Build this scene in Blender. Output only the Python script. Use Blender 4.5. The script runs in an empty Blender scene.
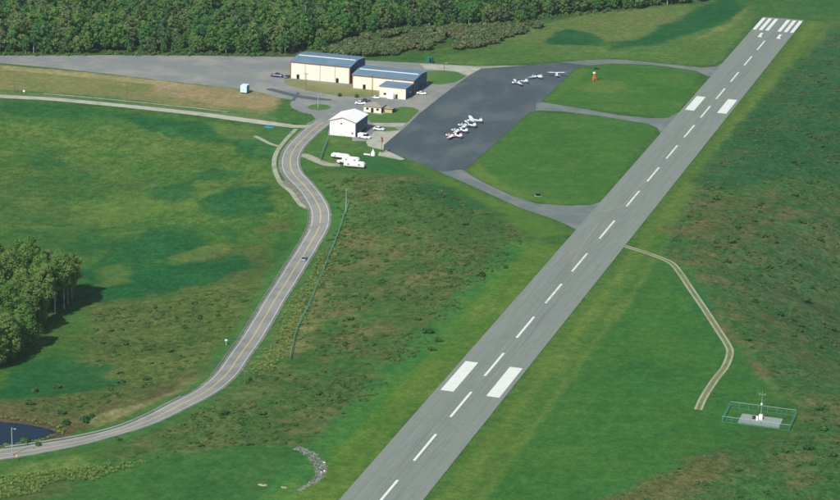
import bpy, bmesh, math, random
import numpy as np
from mathutils import Vector, Matrix
random.seed(7); RNG = np.random.default_rng(11)
SC = bpy.context.scene; COL = SC.collection
R = math.radians
# ------------------------------------------------------------------ camera
CAM = np.array([197.1686, -469.1275, 279.6667]); F = 2398.794
cr = np.array([0.95315484, 0.30170743, 0.02164442]); cu = np.array([-0.11154531, 0.28407708, 0.95229085]); cw = np.array([-0.28116454, 0.91009496, -0.30442349])
cd = bpy.data.cameras.new('camera'); co = bpy.data.objects.new('camera', cd); COL.objects.link(co)
cd.sensor_width = 36; cd.lens = F*36/840; cd.clip_start = 1; cd.clip_end = 30000
co.matrix_world = Matrix([[cr[i], cu[i], -cw[i], CAM[i]] for i in range(3)] + [[0, 0, 0, 1]])
SC.camera = co
# ------------------------------------------------------------------ light
SUN_EL = R(47); SHX, SHY = 0.22, 0.9755          # shadows fall towards (SHX, SHY)
w = bpy.data.worlds.new('World'); SC.world = w; w.use_nodes = True
nt = w.node_tree; nt.nodes.clear()
sky = nt.nodes.new('ShaderNodeTexSky'); sky.sky_type = 'NISHITA'; sky.sun_disc = False
sky.sun_elevation = SUN_EL; sky.sun_rotation = math.atan2(-SHX, -SHY); sky.air_density = 1.0; sky.dust_density = 1.0
bgn = nt.nodes.new('ShaderNodeBackground'); bgn.inputs[1].default_value = 0.10
outn = nt.nodes.new('ShaderNodeOutputWorld'); nt.links.new(sky.outputs[0], bgn.inputs[0]); nt.links.new(bgn.outputs[0], outn.inputs[0])
sd = bpy.data.lights.new('sun', 'SUN'); sd.energy = 4.5; sd.angle = R(0.5); sd.color = (1, 0.95, 0.87)
so = bpy.data.objects.new('sun', sd); COL.objects.link(so)
so.rotation_euler = Vector((SHX*math.cos(SUN_EL), SHY*math.cos(SUN_EL), -math.sin(SUN_EL))).to_track_quat('-Z', 'Y').to_euler()
so.location = (-300, -300, 500)
SC.view_settings.view_transform = 'Standard'; SC.view_settings.look = 'None'; SC.view_settings.exposure = 0.0; SC.view_settings.gamma = 1
SC.view_settings.use_curve_mapping = False

# ------------------------------------------------------------------ terrain
def rays(px):
    px = np.atleast_2d(np.asarray(px, float))
    return cw[None] + cr[None]*((px[:, :1]-420)/F) - cu[None]*((px[:, 1:]-250)/F)
def at_z(px, z=0.0):
    d = rays(px); t = (z-CAM[2])/d[:, 2]
    return (CAM[None]+t[:, None]*d)[:, :2]
def seg_dist(P, poly, closed=True):
    P = np.asarray(P, float); poly = np.asarray(poly, float)
    n = len(poly); best = np.full(len(P), 1e18)
    for i in range(n if closed else n-1):
        a = poly[i]; b = poly[(i+1) % n]; ab = b-a; L = max(ab@ab, 1e-9)
        t = np.clip(((P-a)@ab)/L, 0, 1); q = P-(a+t[:, None]*ab)
        best = np.minimum(best, (q*q).sum(1))
    return np.sqrt(best)
def inside(P, poly):
    P = np.asarray(P, float); poly = np.asarray(poly, float); x, y = P[:, 0], P[:, 1]
    c = np.zeros(len(P), bool); n = len(poly)
    for i in range(n):
        x1, y1 = poly[i]; x2, y2 = poly[(i+1) % n]
        if y1 == y2: continue
        c ^= ((y1 > y) != (y2 > y)) & (x < (x2-x1)*(y-y1)/(y2-y1)+x1)
    return c
def sdf(P, poly):
    d = seg_dist(P, poly); return np.where(inside(P, poly), -d, d)
def sm(a, b, x):
    t = np.clip((x-a)/(b-a), 0, 1); return t*t*(3-2*t)
def vnoise(P, s, seed=0):
    q = np.asarray(P)*s; i = np.floor(q).astype(np.int64); f = q-i; f = f*f*(3-2*f)
    def h(a, b):
        v = (a*374761393+b*668265263+seed*974634777) & 0xffffffff
        v = ((v ^ (v >> 13))*1274126177) & 0xffffffff
        return ((v ^ (v >> 16)) & 0xffff)/65535.
    x, y = i[:, 0], i[:, 1]
    return (h(x, y)*(1-f[:, 0])+h(x+1, y)*f[:, 0])*(1-f[:, 1])+(h(x, y+1)*(1-f[:, 0])+h(x+1, y+1)*f[:, 0])*f[:, 1]
def fbm(P, s, o=4, seed=0):
    v = 0; a = .5
    for k in range(o): v = v+a*vnoise(P, s*2**k, seed+k); a *= .5
    return v/(1-.5**o)
# level hilltop carrying runway, apron and hangars (outline read off at runway level)
PLAT = np.vstack([at_z([(262, 500), (330, 432), (430, 335), (520, 240), (470, 200), (425, 180), (370, 172), (330, 168), (312, 150), (300, 118), (250, 112), (0, 92), (-150, 80)]),
                  [(-700, 560), (-700, 1100), (300, 1100)], at_z([(900, -20), (838, 60), (745, 165), (690, 262), (735, 345), (800, 400), (805, 440), (700, 452), (600, 490), (480, 560)]),
                  [(60, -100), (-60, -100)]])
POND_PX = [(-40, 418), (0, 421), (22, 423), (45, 427), (60, 432), (54, 436), (42, 440), (20, 444), (0, 448), (-40, 452)]
def H0(P):
    P = np.atleast_2d(np.asarray(P, float))
    d = np.maximum(sdf(P, PLAT), 0)
    left = P[:, 0] < 0
    dep = np.where(left, 11.0, 36.0); rng = np.where(left, 120.0, 130.0)
    h = -dep*sm(0, 1, d/rng)*1.0 - np.where(left, 0.0, 0.05*np.maximum(d-130, 0).clip(0, 300))
    und = (fbm(P, 1/70., 2, 5)-.5)*5*sm(5, 60, d)+np.where(left, 1.2, 3.0)*(fbm(P*np.array([.5, 1]), 1/22., 2, 15)-.5)*sm(6, 40, d)
    far = 45*sm(900, 2200, P[:, 1])
    return h+und+far
def hit(px, fn):
    px = np.atleast_2d(np.asarray(px, float)); z = np.zeros(len(px))
    for k in range(25):
        g = at_z(px, z); z = .5*z+.5*fn(g)
    return g
POND_Z = float(H0(hit([(20, 436)], H0))[0])
POND = at_z(POND_PX, POND_Z)
def H(P):
    P = np.atleast_2d(np.asarray(P, float)); h = H0(P)
    near = (P[:, 0] < -60) & (P[:, 1] < 260)
    if near.any():
        d = sdf(P[near], POND)
        k = 1-sm(2, 26, d); hh = h[near]*(1-k)+(POND_Z+.35)*k
        h[near] = hh-1.6*(1-sm(-5, 1.0, d))
    return h
def Hs(x, y): return float(H([(x, y)])[0])
def G(px):                                   # photo pixel -> ground point(s)
    return hit(px, H)
def G1(x, y):
    g = G([(x, y)])[0]; return Vector((g[0], g[1], Hs(*g)))
def height_at(base, topy):                   # height of an upright thing that stands at base (world) and ends at image row topy
    b = np.array(base)
    lo, hi = 0., 60.
    for k in range(40):
        m = (lo+hi)/2; v = b+np.array([0, 0, m])-CAM; y = 250-F*(v@cu)/(v@cw)
        if y > topy: lo = m
        else: hi = m
    return lo

# ------------------------------------------------------------------ materials
def lin(r, g, b):
    f = lambda c: (c/255/12.92 if c/255 <= .04045 else ((c/255+.055)/1.055)**2.4)
    return (f(r), f(g), f(b), 1)
def mix(nt, fac, a, b, blend='MIX'):
    m = nt.nodes.new('ShaderNodeMix'); m.data_type = 'RGBA'; m.blend_type = blend
    for s, v in ((m.inputs[0], fac), (m.inputs[6], a), (m.inputs[7], b)):
        if hasattr(v, 'is_linked'): nt.links.new(v, s)
        else: s.default_value = v
    return m.outputs[2]
def mth(nt, op, a, b=0.0, c=None):
    m = nt.nodes.new('ShaderNodeMath'); m.operation = op
    for s, v in zip(m.inputs, (a, b, c)):
        if v is None: continue
        if hasattr(v, 'is_linked'): nt.links.new(v, s)
        else: s.default_value = v
    return m.outputs[0]
def noise(nt, scale, detail=4, rough=.55, vec=None, stretch=None):
    n = nt.nodes.new('ShaderNodeTexNoise'); n.inputs['Scale'].default_value = scale; n.inputs['Detail'].default_value = detail; n.inputs['Roughness'].default_value = rough
    if vec is None:
        g = nt.nodes.new('ShaderNodeNewGeometry'); vec = g.outputs['Position']
    if stretch:
        mp = nt.nodes.new('ShaderNodeMapping'); mp.inputs['Scale'].default_value = stretch; nt.links.new(vec, mp.inputs[0]); vec = mp.outputs[0]
    nt.links.new(vec, n.inputs['Vector']); return n.outputs['Fac']
def ramp(nt, v, lo, hi, a=0., b=1.):
    m = nt.nodes.new('ShaderNodeMapRange'); m.interpolation_type = 'SMOOTHSTEP'
    nt.links.new(v, m.inputs[0]); m.inputs[1].default_value = lo; m.inputs[2].default_value = hi; m.inputs[3].default_value = a; m.inputs[4].default_value = b
    return m.outputs[0]
def new(name, rough=.8, spec=.2):
    m = bpy.data.materials.new(name); m.use_nodes = True; b = m.node_tree.nodes['Principled BSDF']
    b.inputs['Roughness'].default_value = rough; b.inputs['Specular IOR Level'].default_value = spec
    return m, m.node_tree, b
def bump(nt, b, h, strength=.5, dist=.1):
    n = nt.nodes.new('ShaderNodeBump'); n.inputs['Strength'].default_value = strength; n.inputs['Distance'].default_value = dist
    nt.links.new(h, n.inputs['Height']); nt.links.new(n.outputs[0], b.inputs['Normal']); return n
def plain(name, c, rough=.7, var=.12, scale=2., spec=.3, metal=0., c2=None, sc2=.3, bmp=0., stretch=None):
    m, t, b = new(name, rough, spec); b.inputs['Metallic'].default_value = metal
    n = noise(t, scale, 5, stretch=stretch)
    col = mix(t, n, tuple(x*(1-var) for x in c[:3])+(1,), tuple(min(1, x*(1+var)) for x in c[:3])+(1,))
    if c2 is not None: col = mix(t, ramp(t, noise(t, sc2, 5, .6, stretch=stretch), .42, .66), col, c2)
    t.links.new(col, b.inputs['Base Color'])
    if bmp: bump(t, b, n, bmp, .05)
    return m
M = {}
M['runway'] = plain('runway_asphalt', lin(123, 135, 128), .9, .10, 1.2, .15, c2=lin(113, 126, 121), sc2=.05, stretch=(1.6, .12, 1))
def runway_mat():
    m, t, b = new('runway_asphalt', .9, .15)
    a = noise(t, 1.0, 5, .6, stretch=(.9, .05, 1)); c = noise(t, .03, 6, .6); d_ = noise(t, 1.4, 5, .65)
    col = mix(t, ramp(t, a, .3, .7), lin(117, 126, 118), lin(128, 136, 127))
    col = mix(t, ramp(t, c, .42, .62, 0, .6), col, lin(122, 130, 122))
    g_ = t.nodes.new('ShaderNodeNewGeometry'); sx = t.nodes.new('ShaderNodeSeparateXYZ'); t.links.new(g_.outputs['Position'], sx.inputs[0])
    inner = ramp(t, mth(t, 'ABSOLUTE', sx.outputs[0]), 2.5, 7.0, 1., 0.)          # rubber worn into the wheel lanes
    rub = mth(t, 'MULTIPLY', inner, ramp(t, noise(t, 1.0, 4, .6, stretch=(1.6, .018, 1)), .45, .75, 0, .8))
    col = mix(t, rub, col, lin(90, 98, 94))
    col = mix(t, ramp(t, d_, .3, .7, 0, .35), col, lin(138, 146, 138))
    v = t.nodes.new('ShaderNodeTexVoronoi'); v.feature = 'DISTANCE_TO_EDGE'; v.inputs['Scale'].default_value = .085
    wv = t.nodes.new('ShaderNodeVectorMath'); wv.operation = 'ADD'; nz = t.nodes.new('ShaderNodeTexNoise'); nz.inputs['Scale'].default_value = .25; nz.inputs['Detail'].default_value = 4
    t.links.new(g_.outputs['Position'], nz.inputs['Vector']); sc_ = t.nodes.new('ShaderNodeVectorMath'); sc_.operation = 'SCALE'; sc_.inputs['Scale'].default_value = 9; t.links.new(nz.outputs['Color'], sc_.inputs[0])
    t.links.new(g_.outputs['Position'], wv.inputs[0]); t.links.new(sc_.outputs[0], wv.inputs[1]); t.links.new(wv.outputs[0], v.inputs['Vector'])
    col = mix(t, ramp(t, v.outputs['Distance'], 0.004, .014, .3, 0.), col, lin(86, 94, 92))   # sealed cracks
    t.links.new(col, b.inputs['Base Color']); return m
M['runway'] = runway_mat()
M['runway_joint'] = plain('runway_joint', lin(103, 114, 112), .9, .05)
M['taxi'] = plain('taxiway_asphalt', lin(103, 114, 111), .9, .16, .8, .15, c2=lin(118, 127, 122), sc2=.09)
M['apron'] = plain('apron_asphalt', lin(71, 84, 88), .92, .18, .6, .15, c2=lin(88, 99, 100), sc2=.06, stretch=(1, .5, 1))
M['lot'] = plain('weathered_lot', lin(124, 131, 129), .95, .12, .5, .1, c2=lin(146, 147, 136), sc2=.05)
M['concrete'] = plain('pale_concrete', lin(170, 172, 155), .9, .1, .8, .15, c2=lin(150, 154, 138), sc2=.2)
M['newtar'] = plain('fresh_tar', lin(80, 90, 94), .85, .1, .8)
M['road'] = plain('road_asphalt', lin(140, 143, 136), .9, .1, 1., .15, c2=lin(124, 129, 124), sc2=.12)
M['shoulder'] = plain('gravel_shoulder', lin(112, 116, 104), 1, .2, 1.5, .1, c2=lin(134, 134, 114), sc2=.3)
M['gravel'] = plain('gravel', lin(158, 161, 142), 1, .15, 1.2, .1, c2=lin(134, 138, 112), sc2=.25)
M['rut'] = plain('wheel_rut', lin(160, 160, 134), 1, .15, 1.0, .1, c2=lin(140, 142, 108), sc2=.12)
M['trackmid'] = plain('track_crown', lin(112, 124, 88), 1, .2, 1.0, .1, c2=lin(92, 116, 66), sc2=.2)
M['paint'] = plain('white_paint', lin(220, 226, 217), .6, .06, 1.5, .3, c2=lin(212, 219, 211), sc2=.5)
M['paintworn'] = plain('worn_white_paint', lin(214, 220, 206), .7, .08, .9, .2, c2=lin(190, 198, 186), sc2=.3)
M['yellow'] = plain('yellow_paint', lin(214, 186, 106), .7, .1, .7)
M['yellowfaint'] = plain('faint_yellow_paint', lin(150, 146, 118), .8, .1, .7)
M['edge_white'] = plain('edge_line_paint', lin(206, 212, 208), .7, .08, .6)
M['cream'] = plain('cream_siding', lin(232, 227, 207), .6, .06, .5, .3, stretch=(3, 3, .3))
M['cream2'] = plain('cream_door', lin(236, 232, 214), .6, .05, .5, .3, stretch=(4, 4, .3))
M['tan'] = plain('tan_trim', lin(206, 184, 136), .6, .06)
M['brown'] = plain('brown_trim', lin(150, 96, 60), .6, .1)
M['roof'] = plain('blue_grey_roof', lin(104, 132, 150), .5, .06, .3, .3, c2=lin(116, 142, 156), sc2=.12)
M['ridge'] = plain('pale_skylight', lin(226, 236, 242), .5, .03)
M['navy'] = plain('shaded_blue_siding', lin(50, 88, 118), .6, .05, stretch=(3, 3, .3))  # dark blue siding, shade of the right-hand walls put into its colour
M['white'] = plain('white_sheet_metal', lin(246, 240, 238), .5, .03, .5, .3)
M['whitecloth'] = plain('white_cover', lin(240, 240, 238), .7, .04, 1.)
M['shingle'] = plain('brown_shingle', lin(146, 140, 128), .9, .12, 1.)
M['black'] = plain('black', lin(22, 24, 26), .6, .1)
M['dark'] = plain('dark_grey', lin(52, 56, 58), .7, .1)
M['glass'] = plain('dark_glass', lin(26, 38, 48), .1, .05, spec=.6)
M['carwhite'] = plain('white_car_paint', lin(240, 242, 244), .3, .02, spec=.5)
M['carblue'] = plain('dark_blue_car_paint', lin(28, 56, 92), .3, .05, spec=.5)
M['carsilver'] = plain('silver_car_paint', lin(168, 186, 200), .3, .05, spec=.5, metal=.3)
M['carnavy'] = plain('navy_car_paint', lin(22, 44, 84), .3, .05, spec=.5)
M['cargrey'] = plain('grey_car_paint', lin(120, 126, 130), .3, .05, spec=.5)
M['rim'] = plain('rim', lin(170, 172, 174), .4, .05, metal=.6)
M['red'] = plain('red_trim', lin(176, 50, 46), .5, .08)
M['orange'] = plain('orange_paint', lin(226, 112, 48), .6, .08)
M['blueband'] = plain('blue_stripe', lin(40, 84, 140), .4, .05)
M['pale_blue'] = plain('pale_blue_box', lin(206, 232, 244), .5, .04)
M['shaded_blue'] = plain('shaded_blue_box', lin(70, 132, 176), .5, .04)
M['wood'] = plain('weathered_wood', lin(118, 104, 84), .9, .15, 3.)
M['galv'] = plain('galvanised_steel', lin(176, 184, 182), .5, .06, metal=.2)
M['fence'] = plain('green_fence', lin(92, 156, 138), .6, .08, spec=.3)
M['fencedark'] = plain('dark_green_fence', lin(52, 132, 112), .6, .08)
M['tarp'] = plain('teal_tarp', lin(20, 150, 170), .5, .08)
M['stone'] = plain('grey_stone', lin(100, 106, 98), .95, .3, 1.0, c2=lin(142, 145, 138), sc2=.9)
M['stonewhite'] = plain('white_stone', lin(206, 205, 196), .95, .08, 1.0)
M['sand'] = plain('sandy_soil', lin(168, 158, 116), 1, .12, 1.2)
M['greenbin'] = plain('green_box', lin(20, 112, 96), .6, .06)
M['birch'] = plain('pale_bark', lin(176, 178, 170), .9, .15, 2., c2=lin(96, 96, 90), sc2=1.2, stretch=(1, 1, .3))
M['bark'] = plain('grey_brown_bark', lin(92, 84, 72), .95, .2, 2., stretch=(1, 1, .3))
M['padgrey'] = plain('gravel_pad', lin(136, 150, 142), .95, .1, 1.5)
M['teal_lamp'] = plain('pale_green_paint', lin(170, 214, 206), .6, .05)
def grass_mat(name, a, b, c):
    m, t, bs = new(name, 1, .1)
    n1 = noise(t, .06, 5, .6, stretch=(1, .45, 1)); n2 = noise(t, .9, 6, .65)
    col = mix(t, ramp(t, n1, .35, .65), a, b); col = mix(t, ramp(t, n2, .5, .8, 0, .6), col, c)
    t.links.new(col, bs.inputs['Base Color']); bump(t, bs, n2, .6, .25); return m
M['lawn'] = grass_mat('lawn_grass', lin(66, 110, 50), lin(84, 116, 56), lin(110, 120, 70))
M['drylawn'] = grass_mat('dry_grass', lin(134, 132, 92), lin(108, 122, 74), lin(156, 146, 106))
def ground_mat():
    m, t, b = new('ground_vegetation', 1, .08)
    def attr(n):
        a = t.nodes.new('ShaderNodeAttribute'); a.attribute_name = n; return a
    A, B, Pm = attr('albedo_a'), attr('albedo_b'), attr('params')
    sp = t.nodes.new('ShaderNodeSeparateColor'); t.links.new(Pm.outputs['Color'], sp.inputs[0])
    n1 = noise(t, .03, 6, .62); n2 = noise(t, .13, 7, .68, stretch=(1.0, .75, 1)); n3 = noise(t, .8, 6, .7); n4 = noise(t, 2.4, 3, .6); n6 = noise(t, .3, 7, .7)
    g_ = t.nodes.new('ShaderNodeNewGeometry'); mp_ = t.nodes.new('ShaderNodeMapping'); mp_.inputs['Rotation'].default_value = (0, 0, -.31); t.links.new(g_.outputs['Position'], mp_.inputs[0])
    n7 = noise(t, 1.0, 7, .66, vec=mp_.outputs[0], stretch=(.035, .13, 1))
    s = mth(t, 'ADD', mth(t, 'ADD', mth(t, 'MULTIPLY', n1, .34), mth(t, 'MULTIPLY', n2, .30)), mth(t, 'MULTIPLY', n7, .36))
    s = mth(t, 'ADD', s, mth(t, 'SUBTRACT', sp.outputs[1], .5))
    fac = ramp(t, s, .42, .58)
    col = mix(t, fac, A.outputs['Color'], B.outputs['Color'])
    # blade and clump variation, stronger where the growth is rough
    dk = mix(t, 1.0, col, (.42, .58, .50, 1), 'MULTIPLY'); lt = mix(t, 1.0, col, (1.55, 1.32, 1.35, 1), 'MULTIPLY')
    v = mth(t, 'ADD', mth(t, 'ADD', mth(t, 'MULTIPLY', n3, .38), mth(t, 'MULTIPLY', n4, .17)), mth(t, 'MULTIPLY', n6, .45))
    det = mix(t, ramp(t, v, .42, .60), dk, lt)
    col = mix(t, sp.outputs[2], col, det)
    # mower passes run with the runway
    ms_ = noise(t, 1.0, 3, .6, stretch=(.42, .02, 1))
    col = mix(t, ramp(t, ms_, .45, .7, 0, .35), col, mix(t, 1.0, col, (1.35, 1.15, 1.2, 1), 'MULTIPLY'))
    t.links.new(col, b.inputs['Base Color'])
    bn = bump(t, b, mth(t, 'MULTIPLY', mth(t, 'ADD', n3, mth(t, 'MULTIPLY', n2, 1.2)), sp.outputs[0]), 1.0, 1.0)
    return m
M['ground'] = ground_mat()
def leaf_mat(name, cols, trans=.25):
    m, t, b = new(name, .75, .2)
    oi = t.nodes.new('ShaderNodeObjectInfo'); at = t.nodes.new('ShaderNodeAttribute'); at.attribute_name = 'shade'
    cr_ = t.nodes.new('ShaderNodeValToRGB'); e = cr_.color_ramp.elements
    e[0].position = 0; e[0].color = cols[0]; e[1].position = 1; e[1].color = cols[-1]
    for i, c in enumerate(cols[1:-1]):
        q = e.new((i+1)/(len(cols)-1)); q.color = c
    v = mth(t, 'ADD', mth(t, 'MULTIPLY', oi.outputs['Random'], .8), mth(t, 'MULTIPLY', at.outputs['Fac'], .2))
    t.links.new(v, cr_.inputs[0])
    col = mix(t, at.outputs['Fac'], mix(t, 1.0, cr_.outputs[0], (.72, .8, .72, 1), 'MULTIPLY'), mix(t, 1.0, cr_.outputs[0], (1.3, 1.2, 1.2, 1), 'MULTIPLY'))
    t.links.new(col, b.inputs['Base Color'])
    tr = t.nodes.new('ShaderNodeBsdfTranslucent'); t.links.new(col, tr.inputs[0])
    mx = t.nodes.new('ShaderNodeMixShader'); mx.inputs[0].default_value = trans
    out = t.nodes['Material Output']; t.links.new(b.outputs[0], mx.inputs[1]); t.links.new(tr.outputs[0], mx.inputs[2]); t.links.new(mx.outputs[0], out.inputs[0])
    return m
M['leaf'] = leaf_mat('broadleaf_foliage', [lin(56, 124, 62), lin(82, 142, 64), lin(112, 156, 72), lin(60, 130, 74), lin(130, 158, 84), lin(56, 120, 72), lin(136, 148, 102), lin(84, 144, 66), lin(66, 132, 66)], .46)
M['leafgrove'] = leaf_mat('spring_foliage', [lin(94, 144, 68), lin(112, 154, 74), lin(130, 158, 88), lin(104, 150, 72)], .48)
M['leafbrush'] = leaf_mat('brush_foliage', [lin(78, 122, 62), lin(120, 130, 82), lin(90, 126, 66), lin(64, 114, 60), lin(104, 124, 70), lin(80, 122, 62)], .42)
M['leafpale'] = leaf_mat('grey_willow_foliage', [lin(92, 124, 74), lin(124, 136, 96), lin(80, 120, 70), lin(128, 132, 90), lin(70, 116, 64)], .4)
M['leafdark'] = leaf_mat('dark_shrub_foliage', [lin(60, 116, 60), lin(76, 124, 62), lin(94, 128, 66), lin(66, 118, 64)], .45)
M['tuft'] = leaf_mat('tall_grass', [lin(140, 172, 88), lin(164, 178, 104), lin(124, 164, 80), lin(176, 176, 118)], .5)
def water_mat():
    m, t, b = new('pond_water', .08, .5); b.inputs['Base Color'].default_value = lin(4, 30, 44)
    n = noise(t, 1.2, 3); bump(t, b, n, .15, .1); return m
M['water'] = water_mat()

# ------------------------------------------------------------------ mesh helpers
class MB:
    def __init__(s): s.v = []; s.f = []
    def add(s, vs, fs):
        o = len(s.v); s.v += [tuple(q) for q in vs]; s.f += [tuple(i+o for i in f) for f in fs]; return s
    def box(s, x0, x1, y0, y1, z0, z1):
        vs = [(x0, y0, z0), (x1, y0, z0), (x1, y1, z0), (x0, y1, z0), (x0, y0, z1), (x1, y0, z1), (x1, y1, z1), (x0, y1, z1)]
        return s.add(vs, [(0, 3, 2, 1), (4, 5, 6, 7), (0, 1, 5, 4), (1, 2, 6, 5), (2, 3, 7, 6), (3, 0, 4, 7)])
    def tube(s, a, b, ra, rb=None, n=8, caps=True):
        a = Vector(a); b = Vector(b); rb = ra if rb is None else rb
        d = (b-a).normalized(); u = d.orthogonal().normalized(); v = d.cross(u)
        vs = [a+(u*math.cos(2*math.pi*i/n)+v*math.sin(2*math.pi*i/n))*ra for i in range(n)]+[b+(u*math.cos(2*math.pi*i/n)+v*math.sin(2*math.pi*i/n))*rb for i in range(n)]
        fs = [(i, (i+1) % n, n+(i+1) % n, n+i) for i in range(n)]
        if caps: fs += [tuple(range(n-1, -1, -1)), tuple(range(n, 2*n))]
        return s.add(vs, fs)
    def rings(s, rs, cap=True):
        n = len(rs[0]); vs = [q for r in rs for q in r]
        fs = [(k*n+i, k*n+(i+1) % n, (k+1)*n+(i+1) % n, (k+1)*n+i) for k in range(len(rs)-1) for i in range(n)]
        if cap: fs += [tuple(range(n-1, -1, -1)), tuple(range((len(rs)-1)*n, len(rs)*n))]
        return s.add(vs, fs)
    def prism(s, poly, y0, y1):            # poly in x,z extruded along y
        n = len(poly); vs = [(x, y0, z) for x, z in poly]+[(x, y1, z) for x, z in poly]
        return s.add(vs, [tuple(range(n)), tuple(range(2*n-1, n-1, -1))]+[(i, n+i, n+(i+1) % n, (i+1) % n) for i in range(n)])
    def mesh(s, name, mat, smooth=False):
        me = bpy.data.meshes.new(name); me.from_pydata([tuple(map(float, q)) for q in s.v], [], s.f)
        if mat: me.materials.append(M[mat] if isinstance(mat, str) else mat)
        bm = bmesh.new(); bm.from_mesh(me); bmesh.ops.recalc_face_normals(bm, faces=bm.faces); bm.to_mesh(me); bm.free()
        if smooth: me.polygons.foreach_set('use_smooth', [True]*len(me.polygons))
        me.update(); return me
    def build(s, name, mat, parent=None, smooth=False, kind=None):
        return link(name, s.mesh(name, mat, smooth), parent, kind)
def link(name, me, parent=None, kind=None):
    o = bpy.data.objects.new(name, me); COL.objects.link(o)
    if parent: o.parent = parent
    if kind: o['kind'] = kind
    return o
def thing(name, label, cat, loc=(0, 0, 0), rz=0, group=None):
    o = bpy.data.objects.new(name, None); COL.objects.link(o); o.location = loc; o.rotation_euler = (0, 0, rz); o.empty_display_size = .5
    return tag(o, label, cat, group)
def tag(o, label, cat, group=None):
    o['label'] = label; o['category'] = cat
    if group: o['group'] = group
    return o
def dup(o, loc=None, rz=None, label=None, parent=None, scale=None):
    c = o.copy(); COL.objects.link(c)
    if parent is not None: c.parent = parent
    if loc is not None: c.location = loc
    if rz is not None: c.rotation_euler = (0, 0, rz)
    if scale is not None: c.scale = scale
    if label: c['label'] = label
    for ch in [q for q in COL.objects if q.parent == o]: dup(ch, parent=c)
    return c
def cat_rom(P, step=2.0):
    P = [np.asarray(q, float) for q in P]; P = [2*P[0]-P[1]]+P+[2*P[-1]-P[-2]]; out = []
    for i in range(1, len(P)-2):
        a, b, c, d = P[i-1:i+3]; n = max(2, int(np.linalg.norm(c-b)/step))
        for k in range(n):
            t = k/n; out.append(.5*((2*b)+(-a+c)*t+(2*a-5*b+4*c-d)*t*t+(-a+3*b-3*c+d)*t**3))
    out.append(P[-2]); return np.array(out)
def normals(L):
    t = np.gradient(L, axis=0); t /= np.linalg.norm(t, axis=1)[:, None]; return np.stack([-t[:, 1], t[:, 0]], 1)
def ribbon(L, o0, o1, dz, cross=2):           # between lateral offsets o0..o1 of centre line L, laid on the terrain
    N = normals(L); offs = np.linspace(o0, o1, cross) if np.isscalar(o0) else None
    rows = []
    for k in range(cross):
        off = offs[k] if offs is not None else (o0+(o1-o0)*k/(cross-1))[:, None]
        q = L+N*off; rows.append(np.column_stack([q, H(q)+dz]))
    n = len(L); mb = MB()
    mb.add(np.concatenate(rows), [(k*n+i, (k+1)*n+i, (k+1)*n+i+1, k*n+i+1) for k in range(cross-1) for i in range(n-1)])
    return mb
def up_fix(o):
    me = o.data
    if len(me.polygons) and sum(p.normal.z*p.area for p in me.polygons) < 0: me.flip_normals()
    return o
def sheet(name, px, mat, z, parent=None, kind='structure', world=None, rag=0.):
    P = world if world is not None else at_z(px, z)
    P = [np.asarray(q, float) for q in P]
    if rag:                                   # irregular outline for worn edges
        Q = []
        for i in range(len(P)):
            a, b = P[i], P[(i+1) % len(P)]; n = max(1, int(np.linalg.norm(b-a)/2.5)); nn = np.array([-(b-a)[1], (b-a)[0]])/max(1e-6, np.linalg.norm(b-a))
            for k in range(n): Q.append(a+(b-a)*k/n+nn*(random.uniform(-rag, rag) if k else 0))
        P = Q
    bm = bmesh.new(); vs = [bm.verts.new((q[0], q[1], z)) for q in P]
    f = bm.faces.new(vs); bmesh.ops.triangulate(bm, faces=[f]); bmesh.ops.recalc_face_normals(bm, faces=bm.faces)
    me = bpy.data.meshes.new(name); bm.to_mesh(me); bm.free(); me.materials.append(M[mat])
    return up_fix(link(name, me, parent, kind if parent is None else None))

# ------------------------------------------------------------------ roads (centre lines needed for the ground too)
ROAD = cat_rom(G([(334, 115.5), (328.5, 119.5), (318, 126), (304.5, 137.5), (294, 149.5), (290, 162), (293.5, 174), (305.5, 187), (314.5, 199), (320, 211), (320, 223), (316.5, 233), (305, 252.5), (290, 276.5), (273.5, 302.5), (259.5, 326.5), (240, 355.5), (227, 374), (213, 387), (196, 397.5), (175, 408), (140, 424.5), (100, 437), (50, 447.5), (0, 455), (-70, 463)]), 2.0)
SIDE = cat_rom(G([(-90, 91), (0, 96.3), (50, 99), (100, 103.5), (150, 108.5), (200, 114), (240, 119.5), (270, 123.5), (295, 126.5), (312, 126.5)]), 3.0)
TRACK = cat_rom(G([(624, 246), (640, 251), (655, 256), (671, 263), (680, 273), (690, 288), (705, 310), (718, 330), (727, 344), (730, 353), (725, 367), (715, 380), (704, 397), (698, 410)]), 2.0)

# ------------------------------------------------------------------ ground
def axis(lo, hi, step, far):
    a = list(np.arange(lo, hi+.01, step)); s = step
    while a[-1] < far: s *= 1.5; a.append(a[-1]+s)
    s = step
    while a[0] > -far: s *= 1.5; a.insert(0, a[0]-s)
    return np.array(a)
GX = axis(-470, 190, 1.5, 7000); GY = axis(70, 960, 1.7, 8000)
XX, YY = np.meshgrid(GX, GY); GP = np.column_stack([XX.ravel(), YY.ravel()])
GZ = H(GP)
n = len(GP)
cA = np.zeros((n, 4), np.float32); cB = np.zeros((n, 4), np.float32); pr = np.zeros((n, 4), np.float32)
def setz(mask, a, b, rough, bias, con):
    k = mask[:, None]
    for arr, v in ((cA, a), (cB, b), (pr, (rough, bias, con, 1))): arr[:] = arr*(1-k)+np.asarray(v, np.float32)[None]*k
VIS = (GP[:, 0] > -480) & (GP[:, 0] < 240) & (GP[:, 1] > 40) & (GP[:, 1] < 1100)
_q = np.column_stack([(GP[:, 0]*.953+GP[:, 1]*.302)*.42, -GP[:, 0]*.302+GP[:, 1]*.953]); wob = .65*(fbm(_q, 1/13., 5, 3)-.5)+.35*(fbm(GP, 1/9., 4, 8)-.5)
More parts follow.
